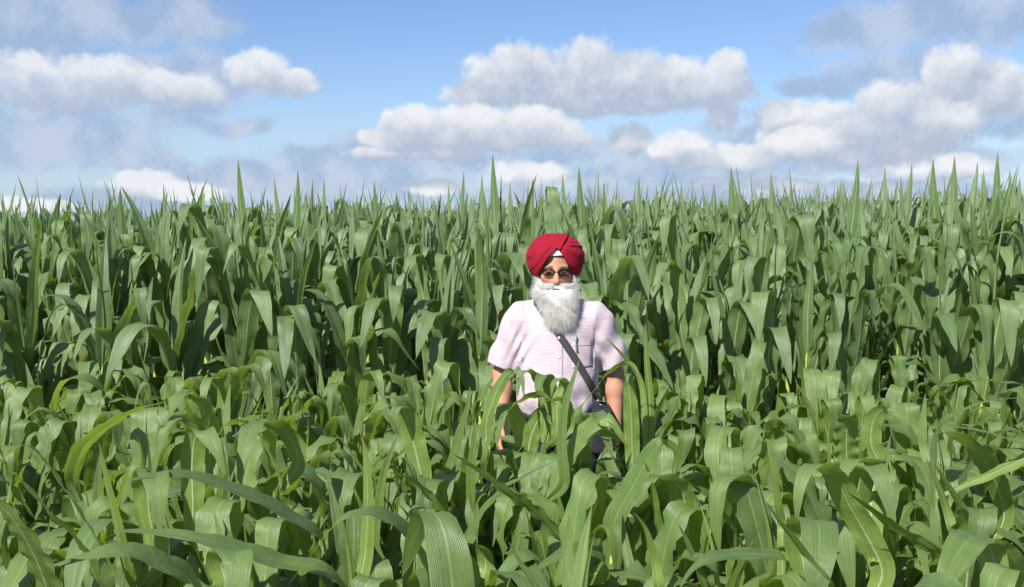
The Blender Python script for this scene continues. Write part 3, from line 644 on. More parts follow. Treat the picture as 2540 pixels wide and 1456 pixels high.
#PERSON#
# ------------------------------------------------------------------ the man, modelled as one signed distance field
class SDF:
    def __init__(s, lo, hi, h):
        s.lo = np.array(lo, float); s.h = h; s.n = np.ceil((np.array(hi) - s.lo) / h).astype(int) + 1
        s.ax = [s.lo[i] + h * np.arange(s.n[i]) for i in range(3)]
        s.D = np.full(s.n, .5, np.float32)
    def region(s, lo, hi):
        a = [max(0, int((lo[i] - s.lo[i]) / s.h)) for i in range(3)]; b = [min(s.n[i], int((hi[i] - s.lo[i]) / s.h) + 2) for i in range(3)]
        sl = tuple(slice(a[i], b[i]) for i in range(3))
        return sl, np.meshgrid(*[s.ax[i][sl[i]].astype(np.float32) for i in range(3)], indexing='ij')
    def union(s, f, lo, hi, k=.02, op='add', pad=.06):
        sl, (x, y, z) = s.region(np.array(lo) - pad, np.array(hi) + pad)
        d = f(x, y, z).astype(np.float32); a = s.D[sl]
        if op == 'sub': a2, d2 = -a, d
        elif op == 'int': a2, d2 = -a, -d
        else: a2, d2 = a, d
        if op in ('sub', 'int'): d2 = d if op == 'sub' else -d; a2 = -a
        h = np.maximum(k - np.abs(a2 - d2), 0) / k
        r = np.minimum(a2, d2) - h * h * k * .25
        s.D[sl] = -r if op in ('sub', 'int') else r
    def cone(s, a, b, ra, rb, k=.02, op='add'):
        a = np.array(a, float); b = np.array(b, float); ab = b - a; L2 = ab @ ab
        def f(x, y, z):
            t = np.clip(((x - a[0]) * ab[0] + (y - a[1]) * ab[1] + (z - a[2]) * ab[2]) / L2, 0, 1)
            return np.sqrt((x - a[0] - t * ab[0]) ** 2 + (y - a[1] - t * ab[1]) ** 2 + (z - a[2] - t * ab[2]) ** 2) - (ra + (rb - ra) * t)
        r = max(ra, rb); s.union(f, np.minimum(a, b) - r, np.maximum(a, b) + r, k, op)
    def ell(s, c, r, k=.02, op='add', rot=None):
        c = np.array(c, float); r = np.array(r, float); M = np.array(rot) if rot is not None else np.eye(3)
        def f(x, y, z):
            q = np.stack([x - c[0], y - c[1], z - c[2]], -1) @ M
            k0 = np.sqrt(((q / r) ** 2).sum(-1)); k1 = np.sqrt(((q / r ** 2) ** 2).sum(-1)) + 1e-6
            return k0 * (k0 - 1) / k1
        m = r.max(); s.union(f, c - m, c + m, k, op)
    def mesh(s):
        D = s.D; nx, ny, nz = D.shape
        I = D < 0
        cnt = np.zeros((nx - 1, ny - 1, nz - 1), np.float32); acc = np.zeros((nx - 1, ny - 1, nz - 1, 3), np.float32)
        def cr(ax, o1, o2):
            # crossings on edges along axis ax
            A = [slice(None)] * 3; B = [slice(None)] * 3; A[ax] = slice(0, -1); B[ax] = slice(1, None)
            a, b = D[tuple(A)], D[tuple(B)]; m = (a < 0) != (b < 0); t = np.where(m, a / (a - b + 1e-12), 0)
            return m, t
        M = []
        for ax in range(3):
            m, t = cr(ax, 0, 0); M.append(m); others = [i for i in range(3) if i != ax]
            for d1 in (0, 1):
                for d2 in (0, 1):
                    sl = [None] * 3; sl[ax] = slice(None)
                    sl[others[0]] = slice(d1, d1 + D.shape[others[0]] - 1); sl[others[1]] = slice(d2, d2 + D.shape[others[1]] - 1)
                    mm = m[tuple(sl)]; cnt += mm
                    p = [0, 0, 0]; p[others[0]] = d1; p[others[1]] = d2
                    for i in range(3):
                        acc[..., i] += mm * (t[tuple(sl)] if i == ax else p[i])
        act = cnt > 0; idx = -np.ones(cnt.shape, int); ii = np.argwhere(act); idx[act] = np.arange(len(ii))
        V = (ii + acc[act] / cnt[act][:, None]) * s.h + s.lo
        Fs = []
        for ax in range(3):
            o1, o2 = [(1, 2), (2, 0), (0, 1)][ax]
            m = M[ax].copy(); e = np.argwhere(m)
            e = e[(e[:, o1] > 0) & (e[:, o2] > 0) & (e[:, o1] < D.shape[o1] - 1) & (e[:, o2] < D.shape[o2] - 1)]
            d1 = np.zeros(3, int); d1[o1] = 1; d2 = np.zeros(3, int); d2[o2] = 1
            q = np.stack([idx[tuple((e - d1 - d2).T)], idx[tuple((e - d2).T)], idx[tuple(e.T)], idx[tuple((e - d1).T)]], -1)
            flip = ~(D[tuple(e.T)] < 0); q[flip] = q[flip][:, ::-1]; Fs.append(q)
        return V, np.concatenate(Fs)

def smooth_mesh(V, F, it=2, lam=.5):
    E = np.concatenate([F[:, [0, 1]], F[:, [1, 2]], F[:, [2, 3]], F[:, [3, 0]]]); n = len(V)
    for _ in range(it):
        S = np.zeros((n, 3)); c = np.zeros(n)
        for a, b in ((0, 1), (1, 0)):
            for i in range(3): S[:, i] += np.bincount(E[:, a], V[E[:, b], i], n)
            c += np.bincount(E[:, a], minlength=n)
        V = V + lam * (S / np.maximum(c, 1)[:, None] - V)
    return V

HX = -.011                      # the head sits a little off the middle of the shoulders
person_loc = (MAN_X, MAN_Y, 0.)
# arm joints: viewer's left (-) and right (+)
ARM = {-1: dict(sh=(-.174, .01, 1.385), el=(-.252, .045, 1.135), wr=(-.262, -.085, .925)),
        1: dict(sh=(.180, .01, 1.385), el=(.262, .050, 1.135), wr=(.268, -.015, .890))}
def build_body():
    g = SDF((-.36, -.24, -.01), (.37, .26, 1.77), .0052)
    # legs, pelvis, trunk
    for s in (-1, 1):
        g.cone((s * .095, .01, .92), (s * .105, .0, .50), .088, .058, .03); g.cone((s * .105, .0, .50), (s * .11, .02, .09), .056, .038, .02)
        g.ell((s * .112, .045, .30), (.055, .058, .12), .03)
        g.cone((s * .11, .03, .05), (s * .125, -.13, .035), .04, .03, .03)
    g.ell((0, .01, .96), (.165, .115, .12), .05); g.ell((0, -.005, 1.10), (.165, .125, .17), .06)
    g.ell((0, .005, 1.28), (.172, .112, .17), .06)
    g.cone((-.14, .01, 1.38), (.14, .01, 1.38), .062, .062, .05); g.cone((HX, .015, 1.44), (HX, -.005, 1.54), .066, .058, .04)
    for s in (-1, 1):
        a = ARM[s]; g.cone((s * .03, .02, 1.47), (s * .15, .012, 1.40), .035, .045, .04)
        g.cone(a['sh'], a['el'], .054, .043, .04)
        e = np.array(a['el']); w_ = np.array(a['wr']); m = e * .7 + w_ * .3
        g.cone(e, m, .042, .043, .02); g.cone(m, w_, .042, .026, .02)
        g.ell(e + np.array([0, .008, 0]), (.042, .042, .045), .02)
        # hand
        ax = (w_ - e); ax /= np.linalg.norm(ax)
        if s == 1: ax = np.array([-.14, -.10, -1.]); ax /= np.linalg.norm(ax)
        fw = np.array([0, -1, 0]) - ax * (-ax[1]); fw /= np.linalg.norm(fw)        # towards the thumb side
        side = np.cross(ax, fw)                                                # out of the palm plane
        p0 = w_ + ax * .02; p1 = w_ + ax * .085
        for q in (-.026, -.009, .009, .026):
            g.cone(p0 + fw * q * .55, p1 + fw * q, .017, .0125, .014)
        inn = np.array([-s, 0, 0.])
        for j, (q, L, cr) in enumerate(((.030, .072, .25), (.010, .080, .32), (-.010, .075, .40), (-.029, .058, .5))):
            a0 = p1 + fw * q; d = ax * 1. + inn * .15 + fw * (q * 1.5); d /= np.linalg.norm(d)
            b0 = a0 + d * L * .45; d2 = ax + inn * (cr + .25) + fw * q; d2 /= np.linalg.norm(d2); c0 = b0 + d2 * L * .32
            d3 = ax + inn * (cr * 2.2 + .35); d3 /= np.linalg.norm(d3); e0 = c0 + d3 * L * .26
            g.cone(a0, b0, .0098, .009, .006); g.cone(b0, c0, .009, .0083, .004); g.cone(c0, e0, .0083, .007, .004)
        t0 = w_ + ax * .025 + fw * .018; t1 = t0 + ax * .035 + fw * .028 + inn * .012; t2 = t1 + ax * .032 + fw * .010 + inn * .010
        g.cone(t0, t1, .017, .0125, .012); g.cone(t1, t2, .0115, .0088, .005)
    # head
    h = HX
    g.ell((h, .012, 1.645), (.078, .098, .108), .02); g.ell((h, -.012, 1.575), (.064, .078, .078), .04)
    g.ell((h, -.060, 1.520), (.030, .028, .024), .03)
    for s in (-1, 1):
        g.ell((h + s * .040, -.062, 1.585), (.026, .022, .020), .02)      # cheeks
        g.ell((h + s * .031, -.076, 1.632), (.026, .012, .009), .012)      # brow
        g.ell((h + s * .032, -.092, 1.610), (.019, .018, .011), .012, op='sub')      # eye socket
        g.ell((h + s * .032, -.070, 1.609), (.0155, .014, .011), .004)      # lids
        g.ell((h + s * .030, -.0775, 1.593), (.016, .010, .006), .008)      # bags under the eyes
        g.ell((h + s * .013, -.092, 1.567), (.0105, .013, .009), .008)      # nostrils' wings
        g.ell((h + s * .080, .012, 1.60), (.010, .022, .032), .008)      # ears
    g.cone((h, -.086, 1.622), (h, -.108, 1.572), .0085, .013, .012); g.ell((h, -.110, 1.567), (.0145, .012, .0115), .008)
    g.ell((h, -.094, 1.5375), (.022, .013, .0040), .006); g.ell((h, -.093, 1.5305), (.019, .013, .0048), .005)
    V, F = g.mesh(); V = smooth_mesh(V, F, 2, .4)
    return V, F
Vb, Fb = build_body()
def skin_material():
    m, k, b, out = mat('skin')
    t = k.new('ShaderNodeTexCoord').outputs['Object']
    n = k.noise(t, 22., 4, .6).outputs[0]; n2 = k.noise(t, 160., 3, .6).outputs[0]
    c = k.mix(n, (.33, .16, .098, 1), (.50, .265, .17, 1)); c = k.mix(k.math('MULTIPLY', n2, .35), c, (.36, .16, .10, 1))
    s = k.new('ShaderNodeSeparateXYZ'); k.l.new(t, s.inputs[0])
    def spot(cx, cy, cz, r0, r1):
        d = k.vmath('DISTANCE', t, (cx, cy, cz)); return k.ss(d, r0, r1, 1., 0.)
    for sg in (-1, 1): c = k.mix(k.math('MULTIPLY', spot(HX + sg * .042, -.085, 1.578, .008, .030), .5), c, (.46, .17, .12, 1))
    c = k.mix(k.math('MULTIPLY', spot(HX, -.11, 1.57, .006, .020), .45), c, (.50, .20, .14, 1))
    k.l.new(c, b.inputs['Base Color']); b.inputs['Roughness'].default_value = .6; b.inputs['Specular IOR Level'].default_value = .3
    b.inputs['Subsurface Weight'].default_value = .12; b.inputs['Subsurface Radius'].default_value = (.012, .005, .003); b.inputs['Subsurface Scale'].default_value = .6
    bp = k.new('ShaderNodeBump'); bp.inputs['Strength'].default_value = .35; bp.inputs['Distance'].default_value = .003
    k.l.new(k.math('MULTIPLY_ADD', n2, .6, k.noise(t, 60., 3, .6).outputs[0]), bp.inputs['Height']); k.l.new(bp.outputs[0], b.inputs['Normal'])
    return m
M_skin = skin_material(); M_lip = plain('lips', (.36, .12, .10), .4, .4, 0, .1, 80)
me = mesh_np('person', Vb, Fb, M_skin); me.materials.append(M_lip)
fc = Vb[Fb].mean(1); lips = (np.abs(fc[:, 0] - HX) < .024 - np.abs(fc[:, 2] - 1.534) * .6) & (np.abs(fc[:, 2] - 1.5335) < .0095) & (fc[:, 1] < -.085)
me.polygons.foreach_set('material_index', lips.astype(np.int32))
person = obj('person', me, None, person_loc, 'elderly man in red turban and pink checked shirt, with long white beard, among the corn', 'person')
P0 = np.array(person_loc)
def child(name, V, F, m, parent=person, **kw):
    return obj(name, mesh_np(name, V, F, m, **{a: b for a, b in kw.items() if a in ('uv', 'attrs')}), parent, label=kw.get('label'), kind=kw.get('kind'))

# ---- shirt
def wr(x, y, z):     # cloth folds, metres
    f = .0045 * np.sin(46 * (z - .55 * np.abs(x)) + 6 * x + 9 * y) * np.exp(-((z - 1.03) / .09) ** 2)
    f = f + .0055 * np.sin(70 * (z + 1.4 * np.abs(x)) + 4 * np.sin(14 * x)) * np.exp(-((np.abs(x) - .17) / .05) ** 2) * np.exp(-((z - 1.25) / .10) ** 2)
    f = f + .0028 * np.sin(40 * x + 22 * z + 3 * np.sin(9 * z)) * np.exp(-((z - 1.22) / .2) ** 2) * (1 - np.exp(-((x - .02) / .05) ** 2) * .6)
    f = f + .0045 * np.sin(28 * z - 60 * np.abs(x) + 10 * y) * (np.abs(x) > .16)
    f = f + .005 * np.sin(95 * x + 18 * z) * np.exp(-((z - .99) / .05) ** 2)
    return f
def build_shirt():
    g = SDF((-.37, -.22, .90), (.38, .22, 1.53), .0048)
    g.ell((0, .0, 1.00), (.182, .136, .17), .05); g.ell((0, -.010, 1.12), (.184, .142, .18), .07); g.ell((0, .0, 1.29), (.188, .128, .17), .07)
    g.cone((-.14, .01, 1.385), (.14, .01, 1.385), .073, .073, .05)
    for s in (-1, 1):
        a = ARM[s]; g.cone((s * .02, .02, 1.465), (s * .15, .012, 1.405), .042, .052, .05)
        sh = np.array(a['sh']); el = np.array(a['el']); d = (el - sh) / np.linalg.norm(el - sh)
        g.cone(sh + np.array([s * .0, 0, 0]), sh + d * .27 + np.array([s * .008, -.004, 0]), .074, .083, .035)
    g.cone((HX, .012, 1.43), (HX, .004, 1.492), .078, .070, .02)       # collar stand
    # wrinkles
    x, y, z = np.meshgrid(*[a.astype(np.float32) for a in g.ax], indexing='ij'); g.D += wr(x, y, z).astype(np.float32)
    for s in (-1, 1):
        a = ARM[s]; sh = np.array(a['sh']); el = np.array(a['el']); d = (el - sh) / np.linalg.norm(el - sh)
        # cut the cuff with a plane and hollow the sleeve
        cut = sh + d * .232; nn = np.array([s * .32, 0, -.95])
        reg = (x * s > .155) & (z < 1.30)
        pl = (x - cut[0]) * nn[0] + (y - cut[1]) * nn[1] + (z - cut[2]) * nn[2]
        inside_sleeve = np.sqrt((x - cut[0]) ** 2 + (y - cut[1]) ** 2) < .5
        torso = np.sqrt((x / .190) ** 2 + (y / .142) ** 2)
        pl = np.where(torso < 1.0, -1, pl)
        g.D = np.where(reg, np.maximum(g.D, pl), g.D).astype(np.float32)
        g.cone(sh + d * .11, sh + d * .36 + np.array([s * .008, -.004, 0]), .052, .0735, .006, 'sub')
    g.cone((HX, .01, 1.46), (HX, .0, 1.56), .062, .068, .006, 'sub')
    hem = .955 - .012 * np.cos(x * 14)
    g.D = np.maximum(g.D, hem - z).astype(np.float32)
    V, F = g.mesh(); V = smooth_mesh(V, F, 1, .4); return V, F
Vs, Fs_ = build_shirt()
def cloth_uv(V):
    out = np.stack([V[:, 0] + .25 * V[:, 1] * np.sign(V[:, 0]), V[:, 2] * 1., V[:, 1]], -1)
    for s in (-1, 1):
        a = ARM[s]; sh = np.array(a['sh']); el = np.array(a['el']); d = (el - sh) / np.linalg.norm(el - sh)
        q = (V[:, 0] * s > .172 + .05 * np.clip((1.40 - V[:, 2]) * 0, 0, 1)) & (V[:, 2] > 1.13)
        r = V - sh; u = r @ d; c = np.cross(d, [0, 1, 0]); c /= np.linalg.norm(c); f = np.cross(c, d)
        ang = np.arctan2(r @ f, r @ c) * .078
        out[q] = np.stack([ang, u, 0 * u], -1)[q]
    return out
def shirt_material():
    m, k, b, out = mat('checked_shirt')
    a = k.new('ShaderNodeAttribute'); a.attribute_name = 'cloth'; s = k.new('ShaderNodeSeparateXYZ'); k.l.new(a.outputs['Vector'], s.inputs[0])
    t = k.new('ShaderNodeTexCoord').outputs['Object']
    def line(v, per):
        f = k.math('FRACT', k.math('MULTIPLY', v, 1 / per)); return k.math('MULTIPLY', k.ss(k.math('ABSOLUTE', k.math('SUBTRACT', f, .5)), .16, .26, 1., 0.), 1.)
    lh = line(s.outputs[1], .0060); lv = line(s.outputs[0], .0062)
    f = k.math('ADD', k.math('MULTIPLY', lh, .62), k.math('MULTIPLY', lv, .42), clamp=True)
    base = k.mix(k.noise(t, 9., 3, .5).outputs[0], (.52, .485, .52, 1), (.60, .565, .595, 1))
    c = k.mix(f, base, (.33, .185, .245, 1))
    k.l.new(c, b.inputs['Base Color']); b.inputs['Roughness'].default_value = .85; b.inputs['Specular IOR Level'].default_value = .2
    b.inputs['Sheen Weight'].default_value = .15
    bp = k.new('ShaderNodeBump'); bp.inputs['Strength'].default_value = .8; bp.inputs['Distance'].default_value = .010
    cr = k.noise(k.vmath('MULTIPLY', t, (1., 1., 1.3)), 10., 5, .5).outputs[0]
    k.l.new(k.math('MULTIPLY_ADD', k.noise(t, 700., 2, .5).outputs[0], .05, cr), bp.inputs['Height']); k.l.new(bp.outputs[0], b.inputs['Normal']); return m
M_shirt = shirt_material()
shirt = child('shirt', Vs, Fs_, M_shirt, attrs={'cloth': cloth_uv(Vs)}, label='pale pink and white checked short sleeved shirt')
bvh = BVHTree.FromPolygons([tuple(v) for v in Vs], [tuple(f) for f in Fs_])
def front(x, z, y0=-.6, off=.002):
    h = bvh.ray_cast(Vector((x, y0, z)), Vector((0, 1, 0)))
    if h[0] is None: return np.array([x, -.1, z]), np.array([0, -1., 0])
    n = h[1]; n = -n if n.y > 0 else n
    return np.array(h[0]) + np.array(n) * off, np.array(n)
def patch(x0, x1, z0, z1, nx=9, nz=9, off=.002, thick=.0012, fn=None):
    V = []; 
    for j in range(nz):
        for i in range(nx):
            u, v = i / (nx - 1), j / (nz - 1)
            x, z = (x0 + (x1 - x0) * u, z0 + (z1 - z0) * v) if fn is None else fn(u, v)
            V.append(front(x, z, off=off + thick)[0])
    V = np.array(V); I = np.arange(nx * nz).reshape(nz, nx)
    F = np.stack([I[:-1, :-1], I[:-1, 1:], I[1:, 1:], I[1:, :-1]], -1).reshape(-1, 4)
    # close the rim back to the cloth
    ring = list(I[0, :]) + list(I[1:, -1]) + list(I[-1, -2::-1]) + list(I[-2:0:-1, 0]); n0 = len(V)
    Vr = V[ring] + np.array([0, thick + off, 0]); V = np.vstack([V, Vr]); k = len(ring)
    Fr = np.array([[ring[(i + 1) % k], ring[i], n0 + i, n0 + (i + 1) % k] for i in range(k)])
    return V, np.vstack([F, Fr])
for nm, q in (('placket', (-.016, .016, .965, 1.43)), ('chest_pocket', (.060, .150, 1.185, 1.30)), ('pocket_hem', (.060, .150, 1.283, 1.302))):
    V, F = patch(*q[:4], nx=7, nz=41 if nm == 'placket' else 13, off=.0008 if nm != 'pocket_hem' else .0022)
    child(nm, V, F, M_shirt, shirt, attrs={'cloth': np.stack([V[:, 0], V[:, 2] + .003, V[:, 1]], -1)})
M_button = plain('button', (.80, .78, .76), .35, .5, 0, .05)
for z in (1.41, 1.32, 1.235, 1.15, 1.065, .985):
    p, n = front(0., z, off=.0035)
    V, F = [], []
    for rr_, dy in ((.0001, -.0012), (.0035, -.0016), (.0055, -.001), (.0055, .0015)):
        for i in range(10): V.append(p + np.array([rr_ * math.cos(i * .628), dy, rr_ * math.sin(i * .628)]))
    for r_ in range(3):
        for i in range(10): F.append([r_ * 10 + i, r_ * 10 + (i + 1) % 10, (r_ + 1) * 10 + (i + 1) % 10, (r_ + 1) * 10 + i])
    child('button', V, F, M_button, shirt)
# collar leaves
for s in (-1, 1):
    V = []; nu, nv = 12, 5
    for j in range(nv):
        for i in range(nu):
            u, v = i / (nu - 1), j / (nv - 1); a = -math.pi / 2 + s * (.12 + 2.9 * u)
            r_ = .073 + .020 * v; zz = 1.497 - .040 * v * (1.1 - .35 * u) - .034 * (1 - u) ** 3
            tip = max(0, 1 - u * 2.2) * v
            V.append((HX + r_ * math.cos(a) + s * .020 * tip, .008 + r_ * 1.0 * math.sin(a) - .010 * (1 - u) ** 2, zz - .028 * tip))
    V = np.array(V); Vt = np.vstack([V, V * [.97, .97, 1] + [0, 0, -.001]]); I = np.arange(nu * nv).reshape(nv, nu)
    F = np.stack([I[:-1, :-1], I[:-1, 1:], I[1:, 1:], I[1:, :-1]], -1).reshape(-1, 4)
    child('collar', Vt, np.vstack([F, F[:, ::-1] + nu * nv]), M_shirt, shirt, attrs={'cloth': Vt[:, [0, 2, 1]]})

# ---- trousers and shoes
def build_trousers():
    g = SDF((-.24, -.20, .05), (.25, .22, 1.03), .009)
    for s in (-1, 1):
        g.cone((s * .09, .01, .90), (s * .108, .0, .50), .105, .080, .03); g.cone((s * .108, .0, .50), (s * .112, .015, .10), .078, .068, .02)
    g.ell((0, .005, .93), (.176, .130, .13), .05)
    x, y, z = np.meshgrid(*[a.astype(np.float32) for a in g.ax], indexing='ij')
    g.D += (.004 * np.sin(60 * z + 20 * np.abs(x)) * np.exp(-((z - .45) / .2) ** 2) + .003 * np.sin(50 * z - 40 * x)).astype(np.float32)
    g.D = np.maximum(g.D, z - 1.005); g.D = np.maximum(g.D, .075 - z).astype(np.float32)
    return g.mesh()
V, F = build_trousers(); M_trouser = plain('dark_trousers', (.022, .028, .042), .8, .2, 0, .25, 90, .2)
child('trousers', V, F, M_trouser)
def ring_band(rx, ry, z0, z1, th, c=(0, 0), n=40):
    V = []; 
    for k_ in range(4):
        r = th if k_ in (1, 2) else 0; z = z0 if k_ < 2 else z1
        for i in range(n): a = i * 2 * math.pi / n; V.append((c[0] + (rx + r) * math.cos(a), c[1] + (ry + r) * math.sin(a), z))
    F = [[k_ * n + i, k_ * n + (i + 1) % n, ((k_ + 1) % 4) * n + (i + 1) % n, ((k_ + 1) % 4) * n + i] for k_ in range(4) for i in range(n)]
    return np.array(V), np.array(F)
V, F = ring_band(.180, .135, .935, .972, .004); child('belt', V, F, plain('black_leather', (.02, .02, .02), .45, .5))
M_shoe = plain('shoe_leather', (.03, .025, .022), .5, .4)
for s in (-1, 1):
    g = SDF((s * .12 - .07, -.26, -.01), (s * .12 + .07, .12, .13), .006)
    g.cone((s * .112, .035, .045), (s * .128, -.145, .035), .048, .042, .03); g.cone((s * .112, .04, .05), (s * .112, .03, .10), .045, .042, .02)
    zz = np.meshgrid(*g.ax, indexing='ij')[2]; g.D = np.maximum(g.D, .0 - zz).astype(np.float32)
    V, F = g.mesh(); child('shoe', V, F, M_shoe)

# ---- turban
def build_turban():
    c = np.array([HX + .0, .033, 1.662]); g = SDF((c[0] - .155, c[1] - .165, 1.53), (c[0] + .155, c[1] + .165, 1.80), .0029)
    x, y, z = np.meshgrid(*[a.astype(np.float32) for a in g.ax], indexing='ij')
    # rounded, broad to the sides, a little narrower below
    zz = (z - c[2]); wz = 1 + .10 * np.clip(-zz / .11, -1, 1)
    X = (x - c[0]) * np.where(zz < 0, 1 + .9 * np.clip(-zz, 0, .12), 1.0); Yv = (y - c[1])
    r = np.array([.131, .137, .119])
    q = np.sqrt((np.abs(X) / r[0]) ** 2.25 + (np.abs(Yv) / r[1]) ** 2.25 + (np.abs(zz) / r[2]) ** 2.25); q = q ** (2 / 2.25)
    d = (q - 1) * .115
    # folds: on the viewer's left they fan from the crown, on the right from the centre under the overlap
    wob = .05 * np.sin(31 * x + 17 * z) + .04 * np.sin(47 * z - 23 * y)
    k1 = (c[0] + .022, 1.775); k2 = (c[0] - .035, 1.742)
    a1 = np.arctan2(-(z - k1[1]), -(x - k1[0]) + .0001); a2 = np.arctan2(-(z - k2[1]), (x - k2[0]) + .0001)
    def saw(v): 
        f = v - np.floor(v); f = np.where(f < .74, f / .74, (1 - f) / .26); return f * f * (3 - 2 * f)
    front_ = np.clip((-(Yv) + .06) / .07, 0, 1)
    bnd = (x - (c[0] + .010 + (z - 1.70) * .60))       # edge of the upper (left) wrap
    left = bnd < 0
    fl = saw(a1 * 6.5 + wob * 3.2 + .8 * np.sin(a1 * 5)) * (.55 + .45 * np.sin(a1 * 9 + 2)) + .45 * saw(a1 * 15 + wob * 5) + .22 * saw(a1 * 31 + wob * 9); fr = saw(a2 * 6.0 + wob * 3.1 + .9 * np.sin(a2 * 4 + 1)) * (.6 + .4 * np.sin(a2 * 8)) + .45 * saw(a2 * 14 + wob * 6) + .22 * saw(a2 * 30 + wob * 9)
    far = np.clip(np.hypot(x - c[0], z - 1.74) / .05, .15, 1)
    amp = .0046
    disp = np.where(left, fl * amp + .0055 * np.exp(-(bnd / .02) ** 2), fr * amp - .0055 * np.exp(-(bnd / .015) ** 2))
    band = saw(zz * 42 + .4 * np.sin(8 * x) + wob) * amp
    disp = disp * front_ * far + band * (1 - front_)
    d = d - disp
    # the opening over the forehead: apex a little right of the middle, convex sides
    t = np.clip((1.722 - z) / .150, 0, 1); wl = .104 * t ** .72 - .004; wr_ = .100 * t ** .85 - .004
    cx = c[0] + .004
    inside = np.maximum(np.maximum((x - cx) - wr_, -(x - cx) - wl), z - 1.722); inside = np.where(Yv < -.03, inside, .05)
    d = np.maximum(d, -inside * .8)
    # hollow and lower edge
    hr = np.array([.092, .110, .118]); hq = np.sqrt(((x - HX) / hr[0]) ** 2 + ((y - .012) / hr[1]) ** 2 + ((z - 1.64) / hr[2]) ** 2)
    d = np.maximum(d, -(hq - 1) * .09)
    low = 1.566 + .010 * np.abs(x - c[0]) / .1 + .02 * np.clip((y - c[1]) / .1, -1, 0) * 0 - .02 * np.clip((y - c[1]) / .1, 0, 1)
    d = np.maximum(d, low - z)
    g.D = d.astype(np.float32); V, F = g.mesh(); return smooth_mesh(V, F, 1, .2), F
V, F = build_turban()
def turban_material():
    m, k, b, out = mat('red_turban_cloth')
    t = k.new('ShaderNodeTexCoord').outputs['Object']; n = k.noise(t, 30., 4, .6).outputs[0]
    c = k.mix(n, (.185, .003, .014, 1), (.27, .007, .023, 1))
    k.l.new(c, b.inputs['Base Color']); b.inputs['Roughness'].default_value = .85; b.inputs['Specular IOR Level'].default_value = .15
    b.inputs['Sheen Weight'].default_value = .08; b.inputs['Sheen Tint'].default_value = (1, .3, .4, 1)
    bp = k.new('ShaderNodeBump'); bp.inputs['Strength'].default_value = .5; bp.inputs['Distance'].default_value = .003
    k.l.new(k.math('MULTIPLY_ADD', k.noise(t, 900., 2, .5).outputs[0], .12, k.noise(k.vmath('MULTIPLY', t, (1, 1, 2.4)), 60., 4, .6).outputs[0]), bp.inputs['Height']); k.l.new(bp.outputs[0], b.inputs['Normal']); return m
child('turban', V, F, turban_material(), label='deep red wound turban with pleats crossing over the forehead')
g = SDF((HX - .12, -.13, 1.60), (HX + .12, .14, 1.78), .005); g.ell((HX, .010, 1.648), (.085, .1075, .1125), .01)
x, y, z = np.meshgrid(*g.ax, indexing='ij'); g.D = np.maximum(g.D, (1.684 - .9 * np.clip(y - .0, 0, .03)) - z + 0).astype(np.float32)
V, F = g.mesh(); child('under_turban', V, F, plain('white_under_cloth', (.74, .72, .72), .8, .2, 0, .06, 60), label='white band of cloth under the turban')

# ---- beard, moustache, brows
M_hair = plain('white_hair', (.72, .71, .67), .55, .35, 0, .10, 120, .6)
def hair_mat(name, c0, c1):
    m, k, b, out = mat(name)
    inf = k.new('ShaderNodeHairInfo'); c = k.mix(inf.outputs['Random'], c0 + (1,), c1 + (1,))
    k.l.new(c, b.inputs['Base Color']); b.inputs['Roughness'].default_value = .5; b.inputs['Specular IOR Level'].default_value = .3
    tr = k.new('ShaderNodeBsdfTranslucent'); k.l.new(c, tr.inputs[0]); mx = k.new('ShaderNodeMixShader'); mx.inputs[0].default_value = .35
    k.l.new(b.outputs[0], mx.inputs[1]); k.l.new(tr.outputs[0], mx.inputs[2]); k.l.new(mx.outputs[0], out.inputs[0]); return m
M_strand = hair_mat('white_strands', (.50, .49, .465), (.88, .865, .82)); M_brow = hair_mat('grey_strands', (.06, .05, .045), (.28, .26, .24))
def hair(name, P, rad, m, parent):
    """P (k, n, 3)"""
    k_, n_ = P.shape[:2]; hc = bpy.data.hair_curves.new(name); hc.add_curves([n_] * k_)
    hc.attributes['position'].data.foreach_set('vector', P.astype(np.float32).ravel())
    ra = hc.attributes.get('radius') or hc.attributes.new('radius', 'FLOAT', 'POINT')
    tt = np.linspace(0, 1, n_); ra.data.foreach_set('value', np.tile(rad * (1 - .65 * tt ** 2), k_).astype(np.float32))
    hc.materials.append(m); o = bpy.data.objects.new(name, hc); C.objects.link(o); o.parent = parent; return o
bc = HX + .010
def build_beard():
    g = SDF((bc - .16, -.24, 1.29), (bc + .16, .06, 1.63), .0046)
    g.ell((HX, -.055, 1.525), (.080, .046, .044), .02)
    g.ell((bc, -.078, 1.492), (.073, .046, .058), .04); g.ell((bc + .004, -.098, 1.440), (.058, .038, .055), .04); g.ell((bc + .004, -.110, 1.418), (.036, .026, .028), .03)
    for s in (-1, 1): g.cone((HX + s * .077, -.020, 1.585), (HX + s * .070, -.048, 1.53), .008, .024, .02)
    # free the mouth and cheeks
    g.ell((HX, -.118, 1.5345), (.020, .034, .0050), .005, 'sub')
    for s in (-1, 1): g.ell((HX + s * .038, -.108, 1.585), (.040, .042, .031), .010, 'sub')
    x, y, z = np.meshgrid(*[a.astype(np.float32) for a in g.ax], indexing='ij')
    g.D += (.0030 * np.sin(95 * x + 9 * np.sin(22 * z) + 12 * y) * np.clip((1.56 - z) / .1, 0, 1) + .002 * np.sin(60 * z + 50 * x)).astype(np.float32)
    return g.mesh()
Vd, Fd = build_beard(); beard = child('beard', Vd, Fd, M_hair, label='long full white beard')
def normals(V, F):
    n = np.cross(V[F[:, 2]] - V[F[:, 0]], V[F[:, 3]] - V[F[:, 1]]); N = np.zeros_like(V)
    for c in range(4):
        for i in range(3): N[:, i] += np.bincount(F[:, c], n[:, i], len(V))
    return N / (np.linalg.norm(N, axis=1)[:, None] + 1e-9)
Nd = normals(Vd, Fd)
